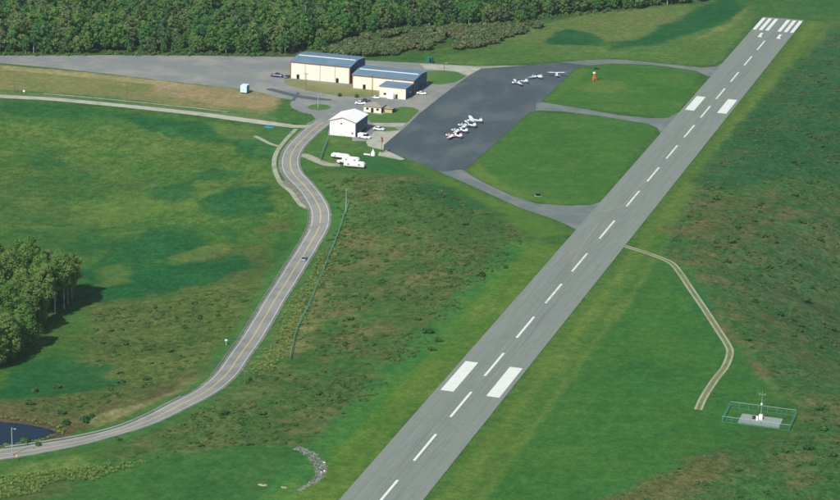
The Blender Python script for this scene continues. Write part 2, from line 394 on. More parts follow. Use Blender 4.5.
def zone(px, a, b, rough=.1, bias=.5, con=.4, soft=3., rag=5., strength=1., z=None):
    poly = G(px) if z is None else at_z(px, z)
    lo = poly.min(0)-20; hi = poly.max(0)+20
    k = np.where(VIS & (GP[:, 0] > lo[0]) & (GP[:, 0] < hi[0]) & (GP[:, 1] > lo[1]) & (GP[:, 1] < hi[1]))[0]
    d = sdf(GP[k], poly)+wob[k]*rag*4.2
    m = np.zeros(n); m[k] = (1-sm(-soft, soft, d))*strength
    setz(m, a, b, rough, bias, con)
FIELD = (lin(68, 104, 45), lin(50, 94, 43)); MOWN = (lin(66, 112, 42), lin(82, 118, 44)); LUSH = (lin(12, 82, 44), lin(34, 92, 46))
INF = (lin(57, 104, 44), lin(70, 109, 47)); BRUSH = (lin(66, 103, 48), lin(104, 104, 64)); YEL = (lin(72, 108, 42), lin(88, 114, 50))
setz(np.ones(n), *FIELD, .12, .5, .65)
# forest floor
zone([(-120, 56), (285, 57), (330, 56), (420, 52), (490, 47), (500, 30), (560, 20), (640, 10), (705, 3), (720, -70), (-120, -70)], lin(58, 92, 44), lin(78, 94, 54), .3, .5, .6, 3, 4)
# left field: olive drifts, lush dark drifts
zone([(-40, 120), (300, 135), (300, 215), (-40, 230)], lin(62, 102, 43), lin(84, 110, 50), .15, .5, .85, 4, 10)
zone([(-20, 160), (60, 175), (110, 165), (160, 180), (90, 205), (60, 225), (-20, 215)], lin(80, 106, 50), lin(56, 98, 45), .2, .5, .75, 3, 10)
zone([(90, 205), (150, 197), (205, 180), (205, 205), (150, 215), (90, 235)], lin(92, 116, 52), lin(76, 110, 48), .12, .5, .5, 5, 8, .9)
zone([(205, 262), (250, 235), (285, 225), (270, 270), (240, 310), (205, 320)], lin(84, 96, 52), lin(66, 98, 46), .3, .5, .7, 4, 8)
for pg, st_ in (([(0, 101), (60, 104), (130, 112), (180, 118), (180, 124), (130, 121), (60, 114), (0, 110)], .7), ([(125, 116), (200, 121), (250, 133), (277, 140), (274, 164), (245, 152), (215, 142), (170, 132), (130, 124)], .85), ([(194, 173), (214, 168), (233, 174), (224, 184), (200, 181)], .85),
                ([(156, 191), (175, 186), (193, 183), (191, 196), (170, 202), (156, 199)], .8), ([(212, 196), (235, 187), (264, 188), (272, 200), (256, 215), (225, 213), (204, 206)], .85), ([(133, 240), (145, 228), (165, 222), (186, 230), (212, 235), (206, 248), (175, 257), (140, 258), (124, 250)], .9),
                ([(84, 272), (108, 261), (160, 263), (215, 263), (246, 252), (254, 262), (240, 278), (200, 285), (160, 295), (110, 304), (86, 297)], .95), ([(30, 156), (52, 154), (60, 166), (40, 171)], .6), ([(75, 232), (100, 222), (112, 236), (92, 252), (76, 248)], .55), ([(50, 176), (80, 174), (84, 186), (56, 188)], .35)):
    zone(pg, *LUSH, .1, .5, .75, 3.2, 7.0, st_*.92)
zone([(172, 258), (200, 248), (232, 240), (228, 250), (200, 260), (178, 263)], lin(104, 118, 62), lin(84, 110, 52), .12, .5, .6, 2, 3, .85)
zone([(98, 268), (120, 264), (132, 272), (126, 284), (100, 286)], lin(84, 110, 52), lin(72, 106, 48), .1, .5, .5, 2, 3, .8)
zone([(98, 305), (170, 295), (240, 282), (262, 285), (240, 330), (205, 362), (160, 385), (105, 402), (65, 412), (10, 412), (40, 385), (80, 360), (70, 335)], lin(78, 102, 46), lin(92, 108, 56), .45, .5, .8, 5, 9)
zone([(60, 360), (110, 365), (120, 385), (60, 395), (0, 400), (0, 372)], *LUSH, .08, .5, .55, 1.5, 6, .85)
zone([(0, 400), (110, 395), (165, 385), (210, 365), (218, 378), (180, 398), (120, 422), (70, 432), (0, 424)], lin(80, 98, 50), lin(96, 90, 60), .45, .5, .8, 4, 7)
zone([(85, 420), (130, 405), (175, 390), (205, 374), (207, 378), (175, 396), (130, 413), (95, 427)], lin(132, 132, 90), lin(104, 116, 66), .2, .5, .7, 1.5, 3, .8)
# brush slope between road and runway
zone([(300, 178), (350, 172), (428, 176), (475, 200), (536, 236), (500, 275), (430, 344), (342, 433), (300, 448), (230, 452), (110, 470), (80, 465), (190, 412), (235, 372), (285, 300), (325, 245), (328, 215)], *BRUSH, .5, .47, .75, 3, 5)
zone([(318, 168), (350, 172), (352, 205), (335, 240), (325, 225), (322, 200), (305, 178)], lin(66, 106, 46), lin(78, 108, 50), .2, .5, .5, 3, 4)
zone([(395, 172), (440, 182), (510, 222), (520, 235), (500, 262), (440, 240), (385, 215)], lin(64, 100, 48), lin(52, 92, 46), .4, .5, .7, 5, 10, .85)
zone([(385, 152), (425, 164), (470, 188), (520, 210), (572, 232), (536, 240), (480, 203), (430, 178), (385, 165)], *YEL, .08, .4, .4, 2, 3)
zone([(405, 190), (430, 180), (490, 205), (500, 215), (440, 205)], *LUSH, .2, .5, .4, 3, 5, .7)
zone([(300, 300), (320, 262), (322, 300), (300, 350), (250, 372), (262, 345)], lin(120, 122, 74), lin(88, 106, 56), .35, .5, .8, 4, 6, .85)
zone([(240, 370), (290, 360), (280, 400), (220, 430), (190, 430), (200, 410)], lin(86, 108, 58), lin(70, 100, 52), .4, .5, .8, 4, 8, .8)
# lower left mown shelf
zone([(-40, 470), (90, 462), (180, 452), (240, 446), (302, 446), (318, 452), (330, 470), (320, 520), (-60, 540)], lin(58, 102, 46), lin(46, 94, 44), .1, .48, .55, 2, 4)
zone([(0, 474), (30, 462), (80, 458), (90, 468), (50, 478), (0, 490)], lin(100, 126, 60), lin(84, 116, 54), .35, .5, .7, 3, 4)
zone([(-20, 490), (60, 478), (80, 490), (20, 505), (-20, 510)], lin(84, 92, 52), lin(64, 96, 46), .35, .5, .7, 3, 4, .7)
# runway verges
rw = lambda x0, x1, y0, y1: ((GP[:, 0] > x0) & (GP[:, 0] < x1) & (GP[:, 1] > y0) & (GP[:, 1] < y1)).astype(float)
def verge(x0, x1, y0, y1, a, b, soft=2., rag=4., st=1., **k):
    d = np.maximum(np.maximum(x0-GP[:, 0], GP[:, 0]-x1), np.maximum(y0-GP[:, 1], GP[:, 1]-y1))+wob*rag
    setz((1-sm(-soft, soft, d))*st, a, b, k.get('rough', .08), k.get('bias', .5), k.get('con', .6))
verge(11, 90, -50, 420, lin(50, 100, 46), lin(58, 104, 44), 4, 4)
zone([(560, 330), (640, 250), (662, 262), (700, 320), (720, 350), (690, 410), (720, 440), (690, 452), (590, 498), (520, 520), (440, 520)], lin(50, 100, 44), lin(64, 106, 44), .08, .5, .55, 3, 6)
verge(-32, -11, -50, 390, lin(68, 112, 42), lin(88, 120, 46), 3, 5)
verge(-21, -11, -50, 392, *YEL, 3, 5, .8)
verge(-34, -24, 60, 385, lin(46, 106, 54), lin(60, 110, 48), 2, 4, .7)
verge(11, 25, -50, 860, *YEL, 6, 5, .8)
verge(16, 20, -50, 860, lin(104, 122, 58), lin(90, 118, 50), 1.5, 3, .5)
verge(25, 28, -50, 860, lin(106, 122, 60), lin(86, 116, 50), 1.2, 3, .5)
verge(27, 36, 380, 860, lin(40, 98, 52), lin(58, 100, 48), 3, 4, .8)
verge(-60, 40, 845, 1200, lin(54, 98, 48), lin(70, 104, 50), 4, 10)
# right slope
zone([(838, 20), (860, -10), (1000, 40), (1000, 560), (560, 540), (595, 500), (650, 478), (705, 452), (790, 436), (802, 430), (800, 405), (775, 392), (745, 345), (718, 312), (690, 268), (660, 252), (672, 228), (700, 182), (738, 125), (790, 70)], lin(58, 101, 51), lin(98, 102, 64), .5, .47, .8, 2, 1.2)
zone([(690, 180), (735, 130), (800, 60), (850, 20), (850, 190), (800, 175), (730, 190)], lin(32, 90, 50), lin(58, 94, 50), .35, .48, .8, 3, 2.5, .85)
zone([(672, 228), (720, 195), (770, 190), (790, 210), (740, 250), (690, 262)], lin(68, 98, 50), lin(106, 98, 64), .5, .5, .8, 5, 10, .8)
zone([(760, 230), (850, 230), (850, 330), (790, 320), (740, 270)], lin(58, 100, 56), lin(82, 100, 60), .5, .5, .85, 6, 14, .8)
zone([(692, 290), (705, 300), (718, 322), (712, 325), (700, 308)], lin(20, 96, 66), lin(30, 100, 56), .2, .5, .5, 2, 3, .8)
zone([(716, 312), (745, 345), (770, 385), (790, 405), (780, 398), (750, 362), (722, 330)], lin(112, 100, 68), lin(96, 96, 60), .3, .5, .6, 2, 3, .8)
zone([(600, 498), (660, 478), (720, 455), (720, 480), (600, 520)], lin(104, 98, 58), lin(80, 96, 50), .5, .5, .8, 3, 5, .8)
# infields and ground beyond the apron
zone([(577, 68), (600, 64), (640, 63.5), (672, 66.5), (700, 72), (680, 113), (665, 117), (640, 115), (585, 108), (541, 102)], *INF, .05, .5, .45, .8, .6, z=0)
zone([(530, 112), (600, 115), (660, 124), (598, 203), (560, 205), (520, 199), (490, 186), (465, 170)], *INF, .05, .5, .45, .8, .6, z=0)
zone([(575, 88), (600, 80), (625, 82), (628, 88), (610, 94), (585, 92)], lin(96, 118, 58), lin(86, 116, 52), .06, .5, .35, 1.5, 2, .7, z=0)
zone([(577, 70), (590, 68), (560, 98), (544, 101)], lin(86, 116, 52), lin(76, 114, 48), .06, .5, .35, 2, 2, .7, z=0)
zone([(465, 170), (480, 160), (500, 183), (545, 202), (590, 203), (520, 199), (490, 186)], lin(100, 120, 58), lin(86, 116, 50), .06, .5, .35, 2, 3, .7, z=0)
zone([(420, 63), (480, 46), (540, 42), (600, 46), (640, 42), (700, 30), (745, 8), (760, 14), (716, 64), (690, 65), (612, 58), (560, 61), (480, 65)], lin(84, 114, 56), lin(70, 106, 50), .1, .5, .6, 1.5, 2, z=0)
zone([(430, 50), (500, 40), (540, 24), (600, 12), (700, 4), (725, 8), (690, 28), (640, 40), (560, 42), (500, 47)], lin(84, 114, 56), lin(98, 112, 64), .15, .5, .65, 1.5, 3, z=0)
zone([(543, 42), (556, 32), (568, 29), (590, 33), (605, 40), (590, 45), (550, 45)], *LUSH, .2, .5, .6, 1.6, 2.4, .9, z=0)
zone([(608, 46), (640, 38), (668, 24), (690, 12), (706, 3), (735, -6), (800, -6), (748, 8), (724, 22), (690, 34), (650, 45), (612, 49.5)], *LUSH, .08, .5, .6, 3, 3.0, .9, z=0)
zone([(695, 38), (730, 22), (748, 4), (752, 6), (733, 26), (700, 40)], lin(118, 126, 70), lin(104, 120, 60), .1, .5, .5, 1.5, 2, .8, z=0)
zone([(720, -6), (900, -8), (900, 20), (830, 16), (800, 12), (760, 12)], lin(50, 98, 48), lin(68, 104, 48), .12, .48, .7, 3, 5, z=0)
# bank between the lot and the side road
zone([(-60, 60), (0, 64), (110, 75), (200, 85), (245, 88), (280, 98), (290, 112), (270, 121), (200, 112), (100, 101.5), (0, 94.5), (-60, 92)], lin(104, 120, 66), lin(122, 122, 78), .12, .5, .5, 1.5, 2, z=0)
zone([(0, 65), (60, 70), (130, 77), (205, 86), (205, 91), (120, 81), (40, 73), (0, 70)], lin(152, 145, 102), lin(132, 134, 88), .1, .5, .5, 1.2, 2, .9, z=0)
zone([(150, 82), (205, 86), (240, 88), (275, 97), (282, 104), (262, 110), (220, 106), (180, 99), (150, 94)], lin(146, 133, 97), lin(128, 126, 86), .1, .5, .5, 1.5, 3, .95, z=0)
zone([(0, 89), (100, 95.5), (200, 107), (265, 114), (280, 121), (200, 112.5), (100, 102), (0, 95)], lin(66, 110, 64), lin(90, 116, 66), .1, .5, .5, .8, 1, .9, z=0)
zone([(278, 104), (290, 101), (302, 102), (298, 109), (312, 118), (314, 122), (290, 122), (268, 116)], lin(72, 110, 52), lin(52, 100, 48), .2, .5, .6, 1, 2, z=0)
zone([(205, 119), (255, 125), (300, 131), (296, 140), (270, 140), (225, 132)], lin(88, 112, 56), lin(70, 106, 50), .12, .5, .5, 2, 3, .9, z=0)
zone([(262, 122), (300, 130), (282, 150), (262, 150)], lin(48, 98, 50), lin(62, 104, 48), .15, .5, .5, 2, 3, .7, z=0)
zone([(318, 130), (330, 137), (375, 145), (385, 152), (365, 168), (330, 168), (305, 170), (300, 150)], lin(80, 112, 52), lin(64, 106, 48), .08, .5, .6, 1.5, 2, z=0)
zone([(362, 155), (400, 160), (430, 175), (390, 175), (365, 170)], lin(30, 92, 48), lin(48, 100, 46), .12, .5, .4, 2, 4, .8, z=0)
# track and road banks, pond shore
def along(L, wd, a, b, soft, rag, st=1., **k):
    m = np.zeros(n); lo = L.min(0)-wd-20; hi = L.max(0)+wd+20
    kk = np.where((GP[:, 0] > lo[0]) & (GP[:, 0] < hi[0]) & (GP[:, 1] > lo[1]) & (GP[:, 1] < hi[1]))[0]
    m[kk] = (1-sm(wd-soft, wd+soft, seg_dist(GP[kk], L, False)+wob[kk]*rag))*st
    setz(m, a, b, k.get('rough', .1), .5, k.get('con', .45))
along(ROAD[::2], 9, lin(66, 110, 50), lin(56, 106, 50), 2.5, 5, .8)
shore = np.zeros(n); kk = np.where(VIS & (GP[:, 0] < -60) & (GP[:, 1] < 260))[0]
dp = sdf(GP[kk], POND); shore[kk] = (1-sm(1, 7, dp+wob[kk]*5))*(GP[kk, 1] > POND[:, 1].mean()-2)
setz(shore, lin(92, 78, 62), lin(76, 74, 52), .2, .5, .6)
# broad mottling
mo = (fbm(GP, 1/45., 3, 9)-.5)[:, None]*np.array([.30, .12, .22])[None]
mo = mo*1.3+(fbm(GP, 1/9., 4, 19)-.5)[:, None]*np.array([.42, .26, .3])[None]; cA[:, :3] *= 1+mo; cB[:, :3] *= 1+mo
nx, ny = len(GX), len(GY)
ii = np.arange((ny-1)*nx).reshape(ny-1, nx)[:, :-1].ravel()
FA = np.stack([ii, ii+1, ii+nx+1, ii+nx], 1)
me = bpy.data.meshes.new('ground'); me.vertices.add(n); me.vertices.foreach_set('co', np.column_stack([GP, GZ]).astype(np.float32).ravel())
me.loops.add(FA.size); me.loops.foreach_set('vertex_index', FA.astype(np.int32).ravel())
me.polygons.add(len(FA)); me.polygons.foreach_set('loop_start', np.arange(0, FA.size, 4, dtype=np.int32))
me.polygons.foreach_set('use_smooth', np.ones(len(FA), bool)); me.update(calc_edges=True)
for nm, arr in (('albedo_a', cA), ('albedo_b', cB), ('params', pr)):
    a = me.attributes.new(nm, 'FLOAT_COLOR', 'POINT'); arr[:, 3] = 1; a.data.foreach_set('color', arr.clip(0, 1).ravel())
me.materials.append(M['ground']); ground = link('ground', me, None, 'structure')

# ------------------------------------------------------------------ pavements
lot = sheet('parking_lot', [(-90, 51), (0, 55.5), (110, 55), (200, 55.5), (300, 57), (380, 61), (440, 64), (480, 66), (530, 65), (500, 90), (430, 112), (418, 117), (405, 127), (384, 146), (378, 142), (366, 141), (352, 141), (352, 137), (328, 135), (331, 121), (316, 127), (306, 124), (316, 119), (312, 114.5), (300, 111.5), (291.5, 107.5), (290, 104), (293, 100), (278, 97.5), (262, 92.5), (245, 89), (205, 85), (160, 80), (110, 74), (60, 68.5), (0, 63), (-90, 55)], 'lot', .04, rag=.25)
apron = sheet('apron', [(385, 151), (383.5, 145), (407, 125.5), (418, 114.5), (440, 97), (467, 76.5), (481, 68.5), (520, 65.7), (545, 63.5), (577, 60.8), (600, 60.0), (600, 64.2), (577, 67.6), (541, 102), (541, 110.5), (530, 111.8), (465, 170), (478, 178.5), (468, 184), (420, 163.5)], 'apron', .08)
t1 = sheet('taxiway', [(560, 62), (590, 59.8), (612, 59), (640, 61), (667, 63.8), (702, 67.4), (716, 66.2), (724, 62), (716, 76), (708, 76.5), (697, 71.2), (675, 67.6), (652, 64.9), (630, 63.9), (612, 63.4), (590, 65.2)], 'taxi', .11)
t2 = sheet('taxiway', [(536, 103), (542, 102), (585, 109), (621, 115.4), (650, 118.2), (668, 117.6), (681, 111), (684, 112), (662, 135), (657, 127.5), (648, 123.6), (630, 121), (600, 115.7), (560, 111.2), (536, 110.5)], 'taxi', .11)
t3 = sheet('taxiway', [(462, 169.5), (480, 180.5), (510, 195), (537, 203.6), (570, 205.6), (590, 205), (600, 202), (604, 204), (580, 233), (576, 229.5), (560, 221.5), (520, 207.8), (470, 185), (440, 172)], 'taxi', .11)
for t_, l_ in ((t1, 'grey'), (t2, 'grey'), (t3, 'grey')): pass
runway = sheet('runway', None, 'runway', .14, rag=.05, world=[(-11.43, 22), (11.43, 22), (11.43, 845), (-11.43, 845)])
def paint(name, x0, x1, y0, y1, mat='paint', parent=None, z=.155):
    return sheet(name, None, mat, z, parent=parent or runway, world=[(x0, y0), (x1, y0), (x1, y1), (x0, y1)])
ST = [(50, 73.5), (89.5, 113), (128.7, 152.1), (167.7, 190.2), (205.6, 228.8), (244.4, 267.8), (284, 307.4), (323.1, 346.7), (362.3, 386.1), (406.2, 432), (453.4, 477.5), (492.8, 516.5), (531.9, 555.5), (570.4, 593.6), (608.7, 632.1), (647.1, 669.9), (684.4, 706.9), (722.9, 744.8), (760.8, 784.1)]
for i, (a, b) in enumerate(ST): paint('centreline_stripe', -.42, .42, a, b, 'paint' if i < 7 else 'paintworn')
for a, b in ((227, 255.7), (620.4, 648.9)):
    for s in (-1, 1): paint('aiming_point_marking', min(s*5.5, s*9.9), max(s*5.5, s*9.9), a, b)
for y0, y1 in ((810, 842), (25, 57)) :
    for s in (-1, 1):
        for k in range(3): x = s*(2.4+k*3.45); paint('threshold_stripe', min(x, x+s*1.9), max(x, x+s*1.9), y0, y1)
for x in (-5.2, 4.9):
    sheet('runway_numeral', None, 'paint', .155, parent=runway, world=[(x, 792), (x+2.2, 792), (x+1.8, 794.5), (x+1.3, 796), (x+1.3, 803), (x-.2, 803), (x-.2, 794)])
# old yellow taxi line and transverse joints
for L in ([(598, 224), (592, 232), (572, 262)], [(647, 178), (634, 192), (622, 206), (600, 212)]):
    l = cat_rom(at_z(L), 2); o = up_fix(ribbon(l, -.16, .16, .150).build('taxi_guide_line', 'yellowfaint', runway))
for y in (118, 201, 276, 352, 441, 520, 583, 655, 712): paint('transverse_joint', -11.3, 11.3, y, y+.22, 'runway_joint', z=.146)
for x in (-3.8, 3.8, 7.6, -7.6): paint('paving_joint', x-.07, x+.07, 23, 844, 'runway_joint', z=.146)
# faint taxi centre lines
for tw, L in ((t3, [(455, 170), (490, 187), (530, 205), (570, 214), (598, 214)]), (t2, [(545, 107), (585, 112), (630, 118.3), (655, 121), (676, 119)]), (t1, [(585, 62.3), (612, 61.2), (650, 63.3), (690, 69), (712, 70.6)])):
    up_fix(ribbon(cat_rom(at_z(L), 2), -.13, .13, .125).build('guide_line', 'yellowfaint', tw))
# public road
def rib(name, L, a, b, dz, mat, parent=None, kind='structure', cross=2):
    return up_fix(ribbon(L, a, b, dz, cross).build(name, mat, parent, kind=None if parent else kind))
i0 = 6
road = rib('road', ROAD, -3.75, 3.75, .17, 'road', cross=4)
rib('road_shoulder', ROAD[i0:], -5.0, 4.5, .09, 'shoulder', cross=4)
RM = ROAD[i0:]
for o in (-.22, .10): rib('centre_line', RM, o, o+.16, .185, 'yellow', road)
for o in (-3.35, 3.2): rib('edge_line', RM, o, o+.18, .185, 'edge_white', road)
for o in (-1.9, 1.9): rib('wheel_track', RM, o-.35, o+.35, .178, 'newroad' if 'newroad' in M else 'road', road)
side = rib('side_road', SIDE, -2.6, 2.6, .10, 'concrete', cross=3)
track = rib('gravel_track', TRACK, -1.4, 1.4, .06, 'trackmid', cross=3)
for o in (-.95, .95): rib('wheel_rut', TRACK, o-.34, o+.34, .085, 'rut', track)
FP = cat_rom(G([(296, 129), (285, 140.5), (276.5, 152.5), (274, 163), (276, 173.5), (281.5, 184), (290.5, 191.5), (299.5, 203.5), (307, 208.5)]), 2)
path = rib('footpath', FP, -1.0, 1.0, .07, 'gravel')
rib('footpath', cat_rom(G([(255, 136), (263, 140), (271, 144), (280, 146.5)]), 2), -1.1, .9, .09, 'gravel')
rib('footpath', cat_rom(G([(297, 152), (303, 153), (312, 158), (322, 163), (333, 165), (345, 163)]), 2)*1.0, -1.6, 1.6, .07, 'shoulder') if False else None
rib('gravel_drive', cat_rom(G([(300.5, 154.5), (308, 156.5), (318, 161), (328, 164.5), (340, 165)]), 2), -2.4, 2.4, .06, 'gravel')
rib('gravel_apron', cat_rom(G([(281, 181), (288, 187), (296, 197), (304, 208)]), 1), -.5, 2.4, .055, 'shoulder')
# sheets on the lot: lawns, darker tar, pale concrete
def lawn(px, mat='lawn', name='lawn', z=.07, rag=.3): return sheet(name, px, mat, z, rag=rag)
lawn([(284, 80), (292, 79), (350, 85.5), (378, 91), (379, 97), (357, 97), (335, 95), (305, 90), (285, 84)], 'drylawn')
lawn([(307, 107), (311, 104.8), (318, 103.6), (327, 104.8), (331.5, 107.2), (327, 109.3), (319, 110.2), (311, 109.3)])
lawn([(368, 112), (381, 115), (396, 108), (402, 106.5), (414, 107.5), (419, 110), (407, 122.5), (371, 122.5), (366, 117)])
lawn([(373, 128), (376, 126.2), (395, 127.5), (399, 130), (385, 131), (374, 131)])
lawn([(426, 71), (440, 70), (458, 72), (467, 76), (455, 82), (440, 84.5), (428, 83.5)])
sheet('fresh_tar_strip', [(266, 88.4), (272, 88.2), (300, 95.2), (322, 98), (332, 99), (331, 100.4), (315, 100), (296, 97.2), (267, 89.8)], 'newtar', .06, rag=.15)
sheet('fresh_tar_strip', [(297, 92), (300, 92.5), (294.5, 101), (291.5, 100)], 'newtar', .065)
sheet('concrete_pad', [(384, 152), (386, 150), (405, 159), (401, 160), (383, 156.5), (378, 155.5), (379, 152)], 'concrete', .09)
sheet('concrete_pad', [(366, 142), (376, 129), (385, 132), (400, 130.5), (384.5, 144.5), (383, 150), (368, 146)], 'concrete', .05)
sheet('concrete_pad', [(371, 122.8), (406, 123), (402, 126.5), (376, 126)], 'concrete', .065)
for a in (0, 1, 2): sheet('parking_divider', [(414+a*6, 99.5-a*3), (416+a*6, 99.2-a*3), (432+a*5, 96-a*2.6), (430+a*5, 96-a*2.6)], 'concrete', .07)
sheet('concrete_pad', [(420, 63.4), (470, 66.2), (482, 68.5), (468, 75), (455, 71), (425, 69)], 'concrete', .055, rag=.3)
# pond
pond = sheet('pond', None, 'water', POND_Z, world=list(POND+np.sign(POND-POND.mean(0))*np.array([1.5, 1.0])))

# ------------------------------------------------------------------ buildings
def gable(b, x0, x1, y0, y1, wall, ridge, along='x', over=.35, mat_side='cream', mat_end='navy', roofmat='roof', t=.18):
    """walls as four parts and two roof slopes; ridge runs along x or y (local metres)"""
    if along == 'x':
        ym = (y0+y1)/2
        MB().box(x0, x1, y0, y0+.2, 0, wall).build('front_wall', mat_side, b); MB().box(x0, x1, y1-.2, y1, 0, wall).build('back_wall', mat_side, b)
        for nm, xa, xb in (('end_wall', x0-.01, x0+.19), ('end_wall', x1-.19, x1+.01)):
            m = MB(); P = [(y0+.2, 0), (y1-.2, 0), (y1-.2, wall), (ym, ridge-.05), (y0+.2, wall)]
            vs = [(xa, p, q) for p, q in P]+[(xb, p, q) for p, q in P]
            m.add(vs, [tuple(range(5)), tuple(range(9, 4, -1))]+[(i, 5+i, 5+(i+1) % 5, (i+1) % 5) for i in range(5)]).build(nm, mat_end, b)
        sl = (ridge-wall)/(ym-y0)
        for ya, yb in ((y0-over, ym), (y1+over, ym)):
            za = wall-sl*over+.03; zb = ridge+.03
            vs = [(x0-over, ya, za), (x1+over, ya, za), (x1+over, yb, zb), (x0-over, yb, zb)]
            MB().add(vs+[(p, q, r+t) for p, q, r in vs], [(0, 1, 2, 3), (4, 5, 6, 7), (0, 1, 5, 4), (1, 2, 6, 5), (2, 3, 7, 6), (3, 0, 4, 7)]).build('roof_slope', roofmat, b)
    else:
        xm = (x0+x1)/2
        MB().box(x0, x0+.2, y0, y1, 0, wall).build('side_wall', mat_end, b); MB().box(x1-.2, x1, y0, y1, 0, wall).build('side_wall', mat_end, b)
        for nm, ya, yb in (('front_wall', y0-.01, y0+.19), ('back_wall', y1-.19, y1+.01)):
            MB().prism([(x0+.2, 0), (x1-.2, 0), (x1-.2, wall), (xm, ridge-.05), (x0+.2, wall)], ya, yb).build(nm, mat_side, b)
        sl = (ridge-wall)/(xm-x0)
        for xa, xb in ((x0-over, xm), (x1+over, xm)):
            za = wall-sl*over+.03; zb = ridge+.03
            vs = [(xa, y0-over, za), (xa, y1+over, za), (xb, y1+over, zb), (xb, y0-over, zb)]
            MB().add(vs+[(p, q, r+t) for p, q, r in vs], [(0, 1, 2, 3), (4, 5, 6, 7), (0, 1, 5, 4), (1, 2, 6, 5), (2, 3, 7, 6), (3, 0, 4, 7)]).build('roof_slope', roofmat, b)
def front_door(b, x, w_, h_, y=-.06, z0=0, mat='black', name='door'):
    d = MB().box(x-w_/2, x+w_/2, y-.05, y+.05, z0, z0+h_).build(name, mat, b)
    f = MB(); f.box(x-w_/2-.12, x-w_/2, y-.09, y+.06, z0, z0+h_+.12); f.box(x+w_/2, x+w_/2+.12, y-.09, y+.06, z0, z0+h_+.12); f.box(x-w_/2, x+w_/2, y-.09, y+.06, z0+h_, z0+h_+.12)
    f.build('door_frame', 'dark', d); return d
def hangar(loc, W, D, wall, ridge, bays, doors, label, seams=16, strip=(.8, 1.7)):
    b = thing('hangar', label, 'hangar', loc)
    gable(b, 0, W, 0, D, wall, ridge)
    bw = W/bays
    for k in range(bays):                     # sliding door leaves, proud of the frame
        MB().box(k*bw+.22, (k+1)*bw-.22, -.12, -.01, .1, wall-.55).build('door_leaf', 'cream2', b)
    for k in range(bays+1):
        x = min(max(k*bw, .22), W-.22)
        MB().box(x-.2, x+.2, -.16, -.005, 0, wall-.5).build('door_post', 'brown' if k in (0, bays) else 'tan', b)
    MB().box(0, W, -.2, -.005, wall-.5, wall-.1).build('door_header', 'brown', b)
    MB().box(W+.02, W+.12, -.05, .45, 0, wall).build('corner_trim', 'brown', b); MB().box(-.12, -.02, -.05, .45, 0, wall).build('corner_trim', 'brown', b)
    for x in doors: front_door(b, x, 1.15, 2.2, -.18)
    ym = D/2; sl = (ridge-wall)/ym            # skylight strip lying on the near slope below the ridge
    ya, yb = ym-strip[1], ym-strip[0]; za, zb = wall+sl*ya+.22, wall+sl*yb+.22
    m = MB(); vs = [(.8, ya, za), (W-.8, ya, za), (W-.8, yb, zb), (.8, yb, zb)]
    m.add(vs+[(p, q, r+.1) for p, q, r in vs], [(0, 1, 2, 3), (4, 5, 6, 7), (0, 1, 5, 4), (1, 2, 6, 5), (2, 3, 7, 6), (3, 0, 4, 7)]).build('skylight_strip', 'ridge', b)
    for k in range(1, seams):                 # standing seams
        x = k*W/seams; m = MB()
        for y0_, y1_ in ((-.3, ym-.15), (D+.3, ym+.15)):
            z0_ = wall+sl*min(y0_, D-y0_)+.2; z1_ = wall+sl*min(y1_, D-y1_)+.2
            vs = [(x-.05, y0_, z0_), (x+.05, y0_, z0_), (x+.05, y1_, z1_), (x-.05, y1_, z1_)]
            m.add(vs+[(p, q, r+.08) for p, q, r in vs], [(0, 1, 2, 3), (4, 5, 6, 7), (0, 1, 5, 4), (1, 2, 6, 5), (2, 3, 7, 6), (3, 0, 4, 7)])
        m.build('roof_seam', 'roof', b)
    MB().box(W+.015, W+.05, D*.42, D*.58, 0, 2.4).build('side_door', 'dark', b)
    return b
hangar((-204.2, 608, 0), 30.9, 23, 8.4, 9.5, 4, (4.0, 24.4), 'large cream hangar with four bays and blue grey roof, the leftmost and tallest')
hb = hangar((-169.6, 600.8, 0), 31.4, 20.7, 6.6, 7.5, 3, (6.2,), 'long cream hangar with blue grey roof and small annex, right of the tallest hangar', 16)
# lean-to annex in front of the second hangar
an = thing('hangar_annex', 'small cream lean to annex with white arched entrance before the long hangar', 'annex', (-151.7, 588.6, 0))
AW, AD = 13.2, 11.9
MB().box(0, AW, 0, .2, 0, 5.4).build('front_wall', 'cream', an)
for xa, xb in ((0, .2), (AW-.2, AW)):
    P = [(.2, 0), (AD, 0), (AD, 5.2), (.2, 5.4)]; vs = [(xa, p, q) for p, q in P]+[(xb, p, q) for p, q in P]
    MB().add(vs, [(0, 1, 2, 3), (7, 6, 5, 4)]+[(i, 4+i, 4+(i+1) % 4, (i+1) % 4) for i in range(4)]).build('side_wall', 'navy', an)  # side walls darker than the front, shade painted into the siding
vs = [(-.35, -.35, 5.42), (AW+.35, -.35, 5.42), (AW+.35, AD, 5.22), (-.35, AD, 5.22)]
MB().add(vs+[(p, q, r+.18) for p, q, r in vs], [(0, 1, 2, 3), (4, 5, 6, 7), (0, 1, 5, 4), (1, 2, 6, 5), (2, 3, 7, 6), (3, 0, 4, 7)]).build('roof', 'roof', an)
prf = [(4.3, 0), (7.5, 0), (7.5, 2.5), (6.9, 3.3), (5.9, 3.6), (4.9, 3.3), (4.3, 2.5)]
MB().prism(prf, -1.4, -.005).build('arched_porch', 'white', an)
MB().box(8.0, 9.2, -.08, -.01, 0, 2.2).build('door', 'dark', an); MB().box(2.2, 3.4, -.06, -.01, 1.4, 2.4).build('window', 'glass', an)
MB().box(AW+.005, AW+.05, 3, 4.2, 0, 2.2).build('side_door', 'dark', an); MB().box(AW+.005, AW+.05, 6.5, 7.8, 1.4, 2.4).build('window', 'glass', an)
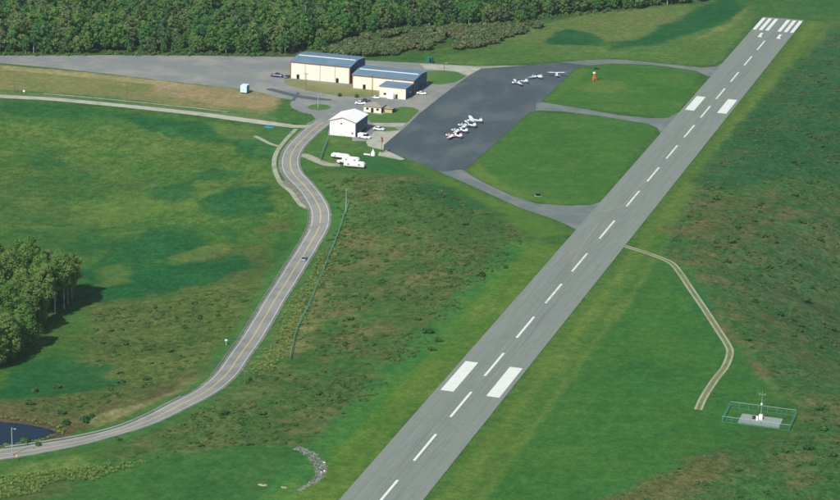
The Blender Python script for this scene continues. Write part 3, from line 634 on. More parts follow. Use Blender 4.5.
# white hangar
wh = thing('hangar', 'white gabled hangar with white roof standing beside the road bend', 'hangar', (-150.7, 514.6, 0))
gable(wh, 0, 12.6, 0, 16.4, 6.6, 8.5, 'y', .3, 'white', 'navy', 'whitecloth')  # white building, side walls dark: their shade is painted in
for s, (xa, za, xb, zb) in enumerate(((-.3, 6.42, 6.3, 8.42), (12.9, 6.42, 6.3, 8.42))):
    MB().add([(xa, -.36, za), (xb, -.36, zb), (xb, -.36, zb+.22), (xa, -.36, za+.22), (xa, -.31, za), (xb, -.31, zb), (xb, -.31, zb+.22), (xa, -.31, za+.22)], [(0, 1, 2, 3), (7, 6, 5, 4), (0, 1, 5, 4), (1, 2, 6, 5), (2, 3, 7, 6), (3, 0, 4, 7)]).build('gable_trim', 'brown', wh)
MB().box(5.4, 6.1, -.06, -.015, 5.3, 6.0).build('gable_vent', 'dark', wh); MB().box(10.6, 11.4, -.06, -.015, 1.3, 2.1).build('wall_sign', 'red', wh)
for k in range(1, 12): MB().box(k*1.05-.02, k*1.05+.02, -.04, -.012, 0, 6.55).build('siding_rib', 'white', wh)
for y in (4.2, 9.5): MB().box(12.605, 12.66, y, y+3.4, 0, 3.2).build('side_door', 'glass', wh)
for y in (2.0, 13.6): MB().box(12.605, 12.65, y, y+1.0, 1.5, 2.6).build('window', 'glass', wh)
# shed with hip roof and lower wing
sh = thing('office_shed', 'small pale shed with low brown shingle roof between the white hangar and annex', 'shed', (-149.6, 559.4, 0))
def hip(b, x0, x1, y0, y1, wall, ridge, mat, wallmat, o=.5):
    for args in ((x0, x1, y0, y0+.15), (x0, x1, y1-.15, y1)): MB().box(*args, 0, wall).build('wall', wallmat, b)
    for args in ((x0+.005, x0+.15), (x1-.15, x1-.005)): MB().box(*args, y0+.15, y1-.15, 0, wall).build('wall', 'navy' if args[0] > x0+1 else wallmat, b)  # only the right wall is dark, its shade put into the colour
    ym = (y0+y1)/2; a = (y1-y0)/2+o
    vs = [(x0-o, y0-o, wall), (x1+o, y0-o, wall), (x1+o, y1+o, wall), (x0-o, y1+o, wall), (x0-o+a, ym, ridge), (x1+o-a, ym, ridge)]
    MB().add(vs, [(0, 1, 5, 4), (1, 2, 5), (2, 3, 4, 5), (3, 0, 4), (3, 2, 1, 0)]).build('roof', mat, b)
hip(sh, 0, 8.6, 0, 7.4, 2.9, 4.4, 'shingle', 'cream')
hip(sh, 8.8, 13.2, 2.2, 7.2, 2.1, 3.0, 'shingle', 'tan')
front_door(sh, 4.2, 1, 2.1, -.05); MB().box(1.2, 2.4, -.04, -.005, 1.2, 2.2).build('window', 'glass', sh); MB().box(6.2, 7.4, -.04, -.005, 1.2, 2.2).build('window', 'glass', sh)

# ------------------------------------------------------------------ utility poles
def pole(base, h, label, arm=True, lamp=None, mat='wood', group='utility and light poles'):
    t = thing('utility_pole' if arm else 'light_pole', label, 'pole', base, -.25, group)
    MB().tube((0, 0, -.3), (0, 0, h), .17, .11, 8).build('pole_shaft', mat, t)
    if arm:
        a = MB().box(-1.25, 1.25, -.08, .08, h-.6, h-.42).build('crossarm', 'wood', t)
        [MB().tube((x, 0, h-.42), (x, 0, h-.2), .06, .04, 6).build('insulator', 'galv', a) for x in (-1.1, -.4, .4, 1.1)]
    if lamp:
        a = MB().tube((0, 0, h-.3), (1.4*lamp, -.3, h+.05), .05, .05, 6).build('lamp_arm', 'galv', t)
        MB().box(min(1.3*lamp, 2.0*lamp), max(1.3*lamp, 2.0*lamp), -.5, -.15, h-.05, h+.18).build('lamp_head', 'galv', a)
    return t
def P0(x, y): return G1(x, y)
pole(P0(12.5, 456), 9.3, 'tall pole with pale lamp head and a hanging box by the pond road', False, 1, 'galv')
pole(P0(127, 105), 9.8, 'wooden pole with white cap on the grass bank above the side road', False, -1)
pole(P0(14.5, 92.5), 8.3, 'thin dark wooden pole above the left end of the side road', True)
pole(P0(346, 213), 10.4, 'pale utility pole with crossarm at the top of the green fence', True, None, 'galv')
pole(P0(372, 98.5), 11.6, 'tall dark pole standing in front of the long hangar', True)
pole(P0(318, 108), 7.0, 'pale post in the middle of the grass island', False, 1, 'galv')
pole(P0(306, 90), 8.5, 'thin pole before the third bay of the tallest hangar', True)
pole(P0(245, 385), 5.2, 'short thin pole at the right road edge near the lower bend', True, None, 'wood')
pole(P0(444, 71), 4.4, 'thin dark pole on the grass patch right of the long hangar', False, 1)
pole(P0(344.5, 147.5), 5.6, 'thin dark pole on the lawn before the white hangar', False, -1)

# ------------------------------------------------------------------ fences
def slat_fence(L, h, label, mats=('fence', 'fencedark'), step=3.0):
    base = Vector((*L[0], Hs(*L[0]))); t = thing('fence', label, 'fence', base)
    seg = np.r_[0, np.cumsum(np.linalg.norm(np.diff(L, axis=0), axis=1))]; nn = max(2, int(seg[-1]/step)+1)
    S = np.linspace(0, seg[-1], nn); Q = np.column_stack([np.interp(S, seg, L[:, 0]), np.interp(S, seg, L[:, 1])]); Z = H(Q)
    V = [Vector((q[0], q[1], z))-base for q, z in zip(Q, Z)]
    for i, v in enumerate(V):
        MB().tube(v-Vector((0, 0, .3)), v+Vector((0, 0, h+.1)), .05, .05, 6).build('fence_post', mats[1], t)
        if i < nn-1:
            b = V[i+1]; d = (b-v); d.z = 0; d.normalize(); s = Vector((-d.y, d.x, 0))*.02
            a_ = v+d*.06; b_ = b-d*.06
            mm = MB(); Lp = (b_-a_).length; dd = (b_-a_)/Lp; c_ = int(Lp/.42)
            for i_ in range(c_+1):
                p1 = a_+dd*(Lp*i_/c_); mm.tube(p1+Vector((0, 0, .08)), p1+Vector((0, 0, h)), .05, .05, 4, False)
            mm.build('slatted_panel', mats[0], t)
            MB().tube(v+Vector((0, 0, h+.05)), b+Vector((0, 0, h+.05)), .1, .1, 6).build('top_rail', mats[0], t)
    return t
slat_fence(cat_rom(G([(349, 203), (345, 214), (338, 235), (331, 252), (325, 268), (317, 287), (309, 306), (302, 319), (296, 334), (290, 361)]), 2), 1.15, 'long teal green slatted fence running down the slope beside the road')
slat_fence(cat_rom(G([(328, 140), (324, 150), (320.5, 161)]), 2), 1.5, 'short green fence between the white hangar and the gravel drive')
def chain_fence(corners, h, label, gap=.45):
    t = thing('fence', label, 'fence', (*corners[0], 0)); o = np.array(corners[0])
    for k in range(len(corners)):
        a = np.array(corners[k])-o; b = np.array(corners[(k+1) % len(corners)])-o; L = np.linalg.norm(b-a); d = (b-a)/L; nn = int(round(L/3.0))
        for i in range(nn): p = a+d*L*i/nn; MB().tube((p[0], p[1], -.2), (p[0], p[1], h+.1), .06, .06, 6).build('fence_post', 'fence', t)
        MB().tube((*a, h), (*b, h), .05, .05, 6).build('top_rail', 'galv' if k % 2 == 0 else 'fencedark', t)
        MB().tube((*a, .1), (*b, .1), .035, .035, 5).build('bottom_rail', 'fence', t)
        m = MB(); c = int(L/gap)
        for i in range(-int(h/gap), c+1):     # woven wire, both diagonals
            for s in (1, -1):
                u0 = i*gap; u1 = u0+h
                lo = max(u0, 0); hi = min(u1, L)
                if hi-lo < .05: continue
                za, zb = lo-u0, hi-u0
                if s < 0: za, zb = h-za, h-zb
                p = a+d*lo; q = a+d*hi; m.tube((p[0], p[1], za), (q[0], q[1], zb), .012, .012, 3, False)
        m.build('wire_mesh', 'fencedark', t)
    return t
chain_fence([(81.4, 232), (102.6, 232), (102.6, 245.5), (81.4, 245.5)], 2.0, 'green wire fence round the grey pad on the right field')
pad = MB().box(86.2, 99.2, 232.9, 241.2, -.1, .16).build('equipment_pad', 'padgrey', None, kind='structure')
ms = thing('antenna_mast', 'thin white mast with equipment boxes standing on the fenced grey pad', 'mast', (92.6, 238.1, .16))
MB().tube((0, 0, 0), (0, 0, 9.6), .09, .05, 8).build('mast_shaft', 'galv', ms)
MB().box(-.55, .55, -.4, .4, 0, 1.7).build('equipment_cabinet', 'white', ms); MB().box(-2.6, -1.7, -.5, .3, 0, .9).build('equipment_box', 'dark', ms); MB().box(-1.3, -.7, -1.2, -.6, 0, 1.3).build('equipment_box', 'white', ms)
m = MB(); m.tube((-.9, 0, 8.4), (.9, 0, 8.4), .04, .04, 6); m.build('sensor_arm', 'galv', ms)
for x in (-.9, .9): MB().tube((x, 0, 8.4), (x, 0, 8.85), .12, .12, 8).build('sensor_cup', 'galv', ms)
MB().tube((0, 0, 5.0), (0, 0, 5.5), .3, .3, 8).build('sensor_drum', 'white', ms)

# ------------------------------------------------------------------ guardrails
def guardrail(L, label, step=3.8, mat='galv', h=.75):
    base = Vector((*L[0], Hs(*L[0]))); t = thing('guardrail', label, 'guardrail', base)
    seg = np.r_[0, np.cumsum(np.linalg.norm(np.diff(L, axis=0), axis=1))]; S = np.linspace(0, seg[-1], max(2, int(seg[-1]/step)))
    Q = np.column_stack([np.interp(S, seg, L[:, 0]), np.interp(S, seg, L[:, 1])]); Z = H(Q); N = normals(Q)
    rs = []
    for q, z, nn in zip(Q, Z, N):
        v = Vector((q[0], q[1], z))-base; s = Vector((nn[0], nn[1], 0))
        MB().tube(v+Vector((0, 0, -.3)), v+Vector((0, 0, h)), .07, .07, 6).build('rail_post', 'wood', t)
        rs.append([v+s*a+Vector((0, 0, b)) for a, b in ((.10, h-.34), (.17, h-.24), (.10, h-.16), (.17, h-.08), (.10, h), (.07, h), (.07, h-.34))])
    MB().rings(rs).build('rail_beam', mat, t); return t
N_ = normals(ROAD)
def ri(x, y): g_ = np.array(G1(x, y))[:2]; return int(np.argmin(((ROAD-g_)**2).sum(1)))
guardrail((ROAD-N_*5.0)[ri(317, 208):ri(222, 378)], 'grey guardrail along the left edge of the road below the bend')
guardrail((ROAD-N_*4.6)[ri(190, 400):ri(0, 455)], 'grey guardrail on the pond side of the lower road')
NS = normals(SIDE); guardrail((SIDE+NS*7.0)[20:-14], 'pale rail along the grass verge above the side road', 5., 'gravel', .6)

# ------------------------------------------------------------------ vehicles
def wheel(t, x, y, r=.34, w_=.22):
    o = MB().tube((x, y-w_/2, r), (x, y+w_/2, r), r, r, 12).build('wheel', 'black', t)
    MB().tube((x, y-w_/2-.01, r), (x, y+w_/2+.01, r), r*.58, r*.58, 10).build('rim', 'rim', o)
def car(loc, rz, label, paint='carwhite', kind='sedan', group='parked cars and vans', sc=1.0):
    t = thing({'van': 'parked_van', 'pickup': 'pickup_truck'}.get(kind, 'car'), label, {'van': 'van', 'pickup': 'pickup'}.get(kind, 'car'), loc, rz, group)
    L, Wd = {'van': (5.3, 1.95), 'pickup': (5.6, 1.95)}.get(kind, (4.6, 1.8)); hw = Wd/2
    prof = {'sedan': [(-2.3, .45), (-2.28, .85), (-1.9, .95), (-.95, 1.0), (1.0, .98), (1.9, .9), (2.25, .78), (2.3, .42)],
            'van': [(-2.65, .45), (-2.65, 1.05), (-2.3, 1.1), (0, 1.12), (1.6, 1.1), (2.3, 1.0), (2.62, .85), (2.65, .42)],
            'pickup': [(-2.8, .55), (-2.8, 1.05), (-1.5, 1.08), (0, 1.08), (1.3, 1.08), (2.3, 1.02), (2.75, .9), (2.8, .5)]}[kind]
    rings = []
    for x, z in prof:
        k = .93 if abs(x) > L/2-.1 else 1.
        rings.append([(x, -hw*k, .32), (x, -hw*k, z-.16), (x, -hw*k+.1, z), (x, hw*k-.1, z), (x, hw*k, z-.16), (x, hw*k, .32)])
    MB().rings(rings).build('body', paint, t)
    cab = {'sedan': [(-1.65, .97), (-1.0, 1.4), (.25, 1.42), (1.05, .97)], 'van': [(-2.6, 1.08), (-2.5, 1.95), (1.0, 1.95), (1.75, 1.1)], 'pickup': [(-.85, 1.06), (-.65, 1.72), (.75, 1.72), (1.5, 1.06)]}[kind]
    n0 = [(cab[0], .03), (cab[1], .16), (cab[2], .16), (cab[3], .03)]
    vs = [(x, -hw+i+.04, z) for (x, z), i in n0]+[(x, hw-i-.04, z) for (x, z), i in n0]
    MB().add(vs, [(0, 1, 2, 3), (7, 6, 5, 4), (0, 4, 5, 1), (1, 5, 6, 2), (2, 6, 7, 3), (3, 7, 4, 0)]).build('cabin', 'glass', t)
    (x1, z1), (x2, z2) = cab[1], cab[2]
    MB().box(x1+.02, x2-.02, -hw+.16, hw-.16, z1-.03, z1+.05).build('roof', paint, t)
    if kind == 'van': MB().box(x1-.12, x2-1.2, -hw+.02, hw-.02, 1.1, 1.93).build('cargo_side', paint, t)
    if kind == 'pickup': MB().box(-2.68, -.95, -hw+.16, hw-.16, 1.05, 1.10).build('cargo_bed', 'dark', t)
    for s in (-1, 1):
        MB().box(L/2-.08, L/2+.005, s*(hw-.36)-.18, s*(hw-.36)+.18, .58, .74).build('headlight', 'ridge', t)
        MB().box(-L/2-.012, -L/2+.06, s*(hw-.3)-.13, s*(hw-.3)+.13, .64, .82).build('tail_light', 'red', t)
        for x in (-L*.3, L*.31): wheel(t, x, s*(hw-.1))
    t.scale = (sc, sc, sc); return t
LZ = .09
def onlot(x, y, z=LZ): g = at_z([(x, y)])[0]; return (g[0], g[1], z)
car(onlot(277, 76.8, .05), R(5), 'dark blue pickup truck parked left of the tallest hangar', 'carnavy', 'pickup', sc=1.1)
car(onlot(288, 77.6, .05), R(70), 'white car half hidden beside the blue pickup and hangar corner', 'cargrey', 'sedan')
car(onlot(360.5, 104.2, .05), R(12), 'white car parked before the shed on the lot', 'carwhite', 'sedan', sc=1.1)
car(onlot(365.5, 101.8, .05), R(14), 'dark navy car parked behind the white car near the shed', 'carnavy', 'sedan', sc=1.1)
car(onlot(364.5, 138.2, .06), R(-8), 'white van parked at the right side of the white hangar', 'carwhite', 'van', sc=1.12)
car(onlot(379, 130.2, .09), R(-4), 'white car parked on the small grass strip by the apron', 'carwhite', 'sedan', sc=1.1)
car(onlot(421.5, 94.2, .05), R(5), 'white car parked at the right end wall of the annex', 'carwhite', 'sedan')
car(onlot(375.5, 98.4, .09), R(5), 'small white vehicle left of the arched annex entrance', 'carwhite', 'sedan', sc=.8)
g = G1(306.3, 260.8); k = int(np.argmin(((ROAD-np.array(g)[:2])**2).sum(1))); dv = ROAD[k+1]-ROAD[k-1]; q = ROAD[k]+N_[k]*1.75
car((q[0], q[1], Hs(*q)+.18), math.atan2(-dv[1], -dv[0]), 'silver car driving up the road toward the bend', 'carsilver', 'sedan', None, 1.0)
# pale blue box trailer on the lot edge
bt = thing('box_trailer', 'pale blue box trailer with darker right side at the edge of the lot', 'trailer', onlot(243.5, 93.6, .05), R(2))
MB().box(-1.6, 1.6, 0, 4.0, .5, 3.9).build('box_body', 'pale_blue', bt); MB().box(1.602, 1.66, .15, 3.85, .65, 3.75).build('shaded_side', 'shaded_blue', bt)  # right face in a darker copy of the blue, shade painted in
MB().box(-1.4, 1.4, -.06, -.01, .7, 3.6).build('rear_door', 'pale_blue', bt); MB().box(-.05, .05, -.1, -.061, 1.6, 2.2).build('door_handle', 'dark', bt)
for x in (-1.45, 1.45):
    for y in (1.2, 2.9): MB().tube((x-.12, y, .4), (x+.12, y, .4), .4, .4, 12).build('wheel', 'black', bt)
# white trailers on the gravel drive
def covered(loc, rz, L, Wd, h, label):
    t = thing('camper_trailer', label, 'trailer', loc, rz, 'white trailers at the end of the gravel drive'); rs = []
    prof = [(-L/2, .75), (-L/2, h-.25), (-L/2+.3, h), (L/2-.7, h), (L/2, h-.7), (L/2-.1, .75)]
    MB().prism(prof, -Wd/2, Wd/2).build('body', 'whitecloth', t)
    MB().box(-L/2+.05, L/2-.15, -Wd/2+.1, Wd/2-.1, .5, .74).build('chassis', 'dark', t)
    MB().box(-L*.2, L*.05, -.35, .35, h+.005, h+.25).build('roof_vent', 'white', t)
    for x in (-L*.32, L*.2): MB().box(x, x+.9, -Wd/2-.03, -Wd/2-.005, h*.52, h*.76).build('window', 'cargrey', t)
    MB().box(-L/2+.1, L/2-.3, -Wd/2-.02, -Wd/2-.004, h*.36, h*.42).build('side_stripe', 'cargrey', t)
    MB().box(L/2, L/2+1.1, -.08, .08, .42, .55).build('tow_bar', 'dark', t)
    for y in (-Wd/2+.1, Wd/2-.1):
        for x in (-.5, .5): MB().tube((x, y-.1, .33), (x, y+.1, .33), .33, .33, 10).build('wheel', 'black', t)
    return t
def lz(x, y): g = G1(x, y); return (g.x, g.y, g.z+.06)
covered(lz(354.5, 167.6), R(4), 9.0, 2.4, 2.6, 'white trailer nearest the slope, longest of the cluster')
covered(lz(351, 162.8), R(2), 7.4, 2.3, 2.5, 'white trailer in the middle of the cluster')
covered(lz(340.5, 158.6), R(-3), 8.0, 2.3, 2.1, 'white trailer at the back left of the cluster')
covered(lz(342, 163.6), R(35), 4.2, 1.9, 1.5, 'small white trailer at the left front of the cluster')
# peaked white fixture and wind pole beside it
wc = thing('beacon_housing', 'small white peaked housing on the grass at the apron corner', 'housing', lz(373, 155.6))
rs = [[(r*math.cos(a*math.pi/4), r*math.sin(a*math.pi/4), z) for a in range(8)] for r, z in ((1.1, 0), (1.05, .8), (.8, 1.5), (.3, 2.3), (.12, 3.0))]
MB().rings(rs).build('cone_shell', 'white', wc); MB().box(-4.2, -1.3, -.3, .3, 0, .5).build('low_trough', 'white', wc); MB().tube((0, 0, 3.0), (0, 0, 3.5), .1, .1, 6).build('lamp', 'galv', wc)
wp = thing('wind_sock', 'dark red wind sock hanging from a thin pole at the apron corner', 'wind sock', lz(381.5, 153.6))
MB().tube((0, 0, 0), (0, 0, 7.4), .1, .07, 8).build('pole_shaft', 'dark', wp); MB().tube((0, 0, 7.3), (.5, -.1, 5.2), .45, .25, 10, False).build('sock', 'red', wp)
MB().tube((-.48, 0, 7.3), (.48, 0, 7.3), .04, .04, 6).build('sock_ring', 'dark', wp)
# orange wind indicator in the upper infield
wt = thing('wind_indicator', 'orange and white wind indicator with dark sock in the upper infield', 'wind sock', (*at_z([(594, 80.5)])[0], 0))
m = MB(); [m.tube((1.3*math.cos(a), 1.3*math.sin(a), 0), (0, 0, 3.8), .22, .12, 6) for a in (.5, 2.6, 4.7)]; m.build('tripod_frame', 'orange', wt)
MB().tube((0, 0, 1.0), (0, 0, 3.2), .55, .3, 8).build('marker_drum', 'orange', wt); MB().tube((0, 0, 3.6), (0, 0, 4.3), .75, .75, 8).build('white_collar', 'white', wt)
MB().tube((0, 0, 4.3), (0, 0, 6.4), .1, .08, 6).build('pole_shaft', 'dark', wt); MB().tube((0, 0, 6.3), (2.4, .5, 6.0), .5, .25, 10, False).build('sock', 'black', wt)
# small field items
bx = thing('equipment_box', 'small dark box on the yellowed lower infield by the taxiway', 'box', (*at_z([(538, 196)])[0], 0)); MB().box(-.9, .9, -.5, .5, .1, 1.0).build('cabinet', 'black', bx); MB().box(-1.3, 1.3, -.8, .8, 0, .1).build('base_slab', 'concrete', bx)
hb2 = thing('utility_box', 'green utility cabinet on the grass behind the long hangar', 'cabinet', onlot(429.5, 62.5, .02)); MB().box(-1.7, 1.7, -1, 1, 0, 3.0).build('cabinet', 'greenbin', hb2); MB().box(.2, 1.4, -1.05, -1.01, .3, 2.6).build('cabinet_door', 'black', hb2)
g = G1(226.3, 345); ml = thing('marker_post', 'pale green marker post with round head left of the road', 'marker', g); MB().tube((0, 0, 0), (0, 0, 1.2), .12, .12, 8).build('post_shaft', 'teal_lamp', ml)
rs = [[(r*math.cos(a*math.pi/4), r*math.sin(a*math.pi/4), z) for a in range(8)] for r, z in ((.15, 1.1), (.5, 1.35), (.6, 1.7), (.45, 2.0), (.1, 2.15))]; MB().rings(rs).build('round_head', 'teal_lamp', ml)
g = G1(24, 94); m2 = thing('road_sign', 'small white sign on the verge above the side road', 'sign', g); MB().tube((0, 0, 0), (0, 0, 1.6), .06, .06, 6).build('post_shaft', 'galv', m2); MB().box(-.5, .5, -.03, .03, 1.1, 2.0).build('sign_plate', 'white', m2)
g = G1(17.5, 461); m3 = thing('road_sign', 'small leaning pale yellow marker below the lamp pole on the pond road', 'sign', g); MB().tube((0, 0, 0), (-.3, 0, 1.9), .07, .07, 6).build('post_shaft', 'wood', m3); MB().box(-.55, .0, -.03, .03, 1.1, 2.1).build('sign_plate', 'yellow', m3)
g = G1(269, 127.3); tp = MB(); rs = [[(x, y, .12+.25*random.random()) for y in (-1.1, -.4, .4, 1.1)] for x in (-2.2, -1.1, 0, 1.1, 2.2)]
vs = [q for r in rs for q in r]; nv = len(vs); vs += [(x, y, 0) for x, y, z in vs]; fs = [(i*4+j, i*4+j+1, i*4+j+5, i*4+j+4) for i in range(4) for j in range(3)]
tp.add(vs, fs+[tuple(nv+q for q in f[::-1]) for f in fs]+[(i, i+1, nv+i+1, nv+i) for i in (0, 1, 2)]+[(16+i, nv+16+i, nv+17+i, 17+i) for i in (0, 1, 2)]+[(i*4, nv+i*4, nv+i*4+4, i*4+4) for i in range(4)]+[(i*4+3, i*4+7, nv+i*4+7, nv+i*4+3) for i in range(4)])
o = tp.build('tarp', 'tarp'); o.location = g; tag(o, 'crumpled teal tarp lying on the grass below the side road', 'tarp')
for x, y in ((355.8, 96.8), (339.5, 95.6)): pass

# ------------------------------------------------------------------ light aircraft
def plane(loc, rz, label, high=True, band='blueband', sc=1.0):
    t = thing('light_aircraft', label, 'aircraft', loc, rz, 'light aircraft parked on the apron'); t.scale = (sc,)*3
    def ring(x, zc, w_, h_, n=10): return [(x, w_*math.cos(2*math.pi*i/n), zc+h_*math.sin(2*math.pi*i/n)) for i in range(n)]
    st = [(3.35, 1.1, .12, .12), (3.2, 1.12, .38, .36), (2.4, 1.15, .55, .5), (1.5, 1.25, .6, .62), (.6, 1.45, .62, .8), (-.4, 1.45, .6, .78), (-1.4, 1.35, .48, .6), (-2.8, 1.3, .28, .36), (-4.0, 1.35, .14, .2), (-4.4, 1.4, .05, .12)]
    if not high: st = [(x, z-.12, a, b*(.92 if abs(x) < 1.5 else 1)) for x, z, a, b in st]
    MB().rings([ring(*q) for q in st]).build('fuselage', 'carwhite', t, True)
    m = MB(); m.add([(1.45, .58, 1.45), (1.0, .45, 2.1), (-.7, .42, 2.12), (-1.2, .5, 1.5), (1.45, -.58, 1.45), (1.0, -.45, 2.1), (-.7, -.42, 2.12), (-1.2, -.5, 1.5)], [(0, 1, 2, 3), (7, 6, 5, 4), (0, 4, 5, 1), (1, 5, 6, 2), (2, 6, 7, 3), (3, 7, 4, 0)]); m.build('cabin_glass', 'glass', t)
    if high: MB().box(-.75, 1.0, -.5, .5, 2.1, 2.17).build('cabin_roof', 'carwhite', t)
    def aero(x0, c, y, z, th=.12):
        return [(x0, y, z), (x0-c*.15, y, z+th*.8), (x0-c*.45, y, z+th*.7), (x0-c, y, z), (x0-c*.5, y, z-th*.4), (x0-c*.12, y, z-th*.4)]
    zw, dih = (2.22, .12) if high else (.82, .42)
    for s in (-1, 1):
        wg = MB().rings([aero(1.1, 1.65, s*(.0 if high else .3), zw), aero(1.1, 1.65, s*2.8, zw+dih*.5), aero(.95, 1.15, s*5.3, zw+dih), aero(.8, .9, s*5.5, zw+dih)]).build('wing', 'carwhite', t)
        MB().box(-.62, -.5, min(s*1.2, s*4.8), max(s*1.2, s*4.8), zw+dih*.5+.02, zw+dih*.5+.05).build('flap_line', 'dark', wg)
        MB().rings([aero(1.0, 1.3, s*4.7, zw+dih*.88+.004, .135), aero(.97, 1.17, s*5.32, zw+dih+.004, .135)]).build('wing_tip_band', band, wg)
        if high: MB().tube((.4, s*.55, .95), (.5, s*2.7, zw+dih*.4-.05), .05, .05, 6).build('wing_strut', 'carwhite', t)
        MB().rings([aero(-3.35, .95, s*.08, 1.45, .07), aero(-3.55, .65, s*1.65, 1.48, .06)]).build('tailplane', 'carwhite', t)
        g_ = MB().tube((.2, s*.5, .85), (.1, s*1.15, .25), .06, .05, 6).build('main_gear', 'carwhite', t); MB().tube((.1, s*1.08, .22), (.1, s*1.24, .22), .22, .22, 10).build('tyre', 'black', g_)
        MB().box(-2.2, 2.6, .5 if s > 0 else -.66, .66 if s > 0 else -.5, 1.2, 1.42).build('side_stripe', band, t)
    MB().box(1.7, 3.0, -.4, .4, 1.56, 1.66).build('cowl_stripe', band, t)
    P = [(-3.0, 1.55), (-3.7, 2.75), (-4.35, 2.8), (-4.5, 1.4)]
    f = MB().prism(P, -.05, .05).build('fin', 'carwhite', t); MB().prism([(-3.5, 2.2), (-3.72, 2.72), (-4.3, 2.76), (-4.38, 2.2)], -.06, .06).build('fin_band', band, f)
    MB().tube((2.7, 0, .8), (2.75, 0, .2), .05, .05, 6).build('nose_gear', 'galv', t); MB().tube((2.75, -.08, .2), (2.75, .08, .2), .2, .2, 10).build('tyre', 'black', t)
    MB().tube((3.3, 0, 1.1), (3.6, 0, 1.1), .14, .04, 8).build('spinner', band, t)
    pr_ = MB(); pr_.box(3.42, 3.46, -.07, .07, .2, 2.0); pr_.build('propeller', 'dark', t)
    return t
def onap(x, y): g = at_z([(x, y)])[0]; return (g[0], g[1], .085)
# camera-left is local heading ~ 180+17 deg; the row of four faces left
plane(onap(452.6, 137.8), R(176), 'white low wing aircraft with red stripe, nearest of the row of four', False, 'red')
plane(onap(458.2, 132.6), R(178), 'white low wing aircraft second from the near end of the row of four', False, 'blueband')
plane(onap(465.6, 127.6), R(185), 'white low wing aircraft with blue tail band, third of the row of four', False, 'blueband', 1.08)
plane(onap(472.0, 123.6), R(205), 'white high wing aircraft at the far end of the row of four', True, 'blueband', 1.05)
plane(onap(518.5, 84.2), R(215), 'white low wing aircraft turned away, leftmost of the upper apron row', False, 'blueband', 1.05)
plane(onap(536, 78.2), R(150), 'white aircraft in the middle of the upper apron row', False, 'blueband', .9)
plane(onap(556.5, 76.4), R(112), 'white aircraft rightmost of the upper apron row beside the infield', True, 'blueband', .86)

# ------------------------------------------------------------------ vegetation
def leaf_cloud(name, mat, lobes, per, size, rng, flat=.75, up=.25):
    """lobes: (centre, radius); many small leaf-spray quads turned outward on each lobe"""
    V = []; S = []
    for (c, r), k in zip(lobes, per):
        d = rng.normal(size=(k, 3)); d /= np.linalg.norm(d, axis=1)[:, None]
        p = np.asarray(c)+d*np.asarray([1, 1, flat])*r*(.62+.45*rng.random((k, 1)))
        nrm = d+rng.normal(size=(k, 3))*.45+np.array([0, 0, up]); nrm /= np.linalg.norm(nrm, axis=1)[:, None]
        a = np.cross(nrm, rng.normal(size=(k, 3))); a /= np.linalg.norm(a, axis=1)[:, None]; b = np.cross(nrm, a)
        s = size*(.6+.8*rng.random((k, 1)))
        V.append(np.stack([p-a*s-b*s*.6, p+a*s-b*s*.45, p+a*s*.7+b*s*.75, p-a*s*.6+b*s*.6], 1)); S.append(np.repeat(rng.random()*.55+.45*rng.random(k), 4))
    V = np.concatenate(V).reshape(-1, 3).astype(np.float32); S = np.concatenate(S).astype(np.float32); q = len(V)//4
    me = bpy.data.meshes.new(name); me.vertices.add(len(V)); me.vertices.foreach_set('co', V.ravel()); me.loops.add(4*q); me.loops.foreach_set('vertex_index', np.arange(4*q, dtype=np.int32))
    me.polygons.add(q); me.polygons.foreach_set('loop_start', np.arange(0, 4*q, 4, dtype=np.int32)); me.update(calc_edges=True)
    a = me.attributes.new('shade', 'FLOAT', 'POINT'); a.data.foreach_set('value', S); me.materials.append(M[mat]); return me
def tree_meshes(seed, h, spread, base, mat, bark, nl=26, per=70, size=.36):
    rng = np.random.default_rng(seed); lobes = []; m = MB()
    lean = rng.normal(size=2)*.35; top = np.array([lean[0], lean[1], h*.86])
    m.tube((0, 0, -.6), (top[0]*.5, top[1]*.5, h*.45), .022*h*.75, .012*h, 7); m.tube((top[0]*.5, top[1]*.5, h*.45), tuple(top), .012*h, .03, 6)
    for k in range(nl):
        t = (k+.5)/nl; z = h*(base+(1-base)*t*.93); prof = math.sin(math.pi*min(1, .18+.82*t))**.7
        a = k*2.4+rng.random(); rr = spread*prof*(.35+.65*rng.random()); c = (top[0]*t+rr*math.cos(a), top[1]*t+rr*math.sin(a), z)
        r = spread*(.22+.28*rng.random())*(.75+.35*prof); lobes.append((c, r))
        if k % 2 == 0: m.tube((top[0]*t*.8, top[1]*t*.8, max(h*.2, z-r*1.2)), c, .0055*h, .02, 5, False)
    lobes.append(((top[0], top[1], h*.93), spread*.3))
    return m.mesh('trunk', bark), leaf_cloud('crown', mat, lobes, [per]*len(lobes), size, rng)
KIND = [('dense', tree_meshes(1, 12, 3.6, .16, 'leaf', 'bark', 24, 62, .42)), ('tall', tree_meshes(2, 14.5, 3.3, .22, 'leaf', 'bark', 26, 62, .42)), ('round', tree_meshes(3, 10, 4.0, .14, 'leaf', 'bark', 24, 62, .44)),
        ('sparse', tree_meshes(6, 13.5, 3.0, .35, 'leaf', 'birch', 14, 40, .36)), ('slim', tree_meshes(4, 13, 2.5, .2, 'leaf', 'birch', 22, 55, .38)), ('broad', tree_meshes(5, 11.5, 4.3, .18, 'leaf', 'bark', 28, 60, .44))]
ONES = 'first second third fourth fifth sixth seventh eighth ninth tenth eleventh twelfth thirteenth fourteenth fifteenth sixteenth seventeenth eighteenth nineteenth twentieth'.split()
def ordinal(k):
    if k < 20: return ONES[k]
    tens, o_ = divmod(k+1, 10); return ('twent,thirt,fort,fift,sixt'.split(',')[tens-2]+'ieth') if o_ == 0 else 'twenty,thirty,forty,fifty,sixty'.split(',')[tens-2]+'-'+ONES[o_-1]
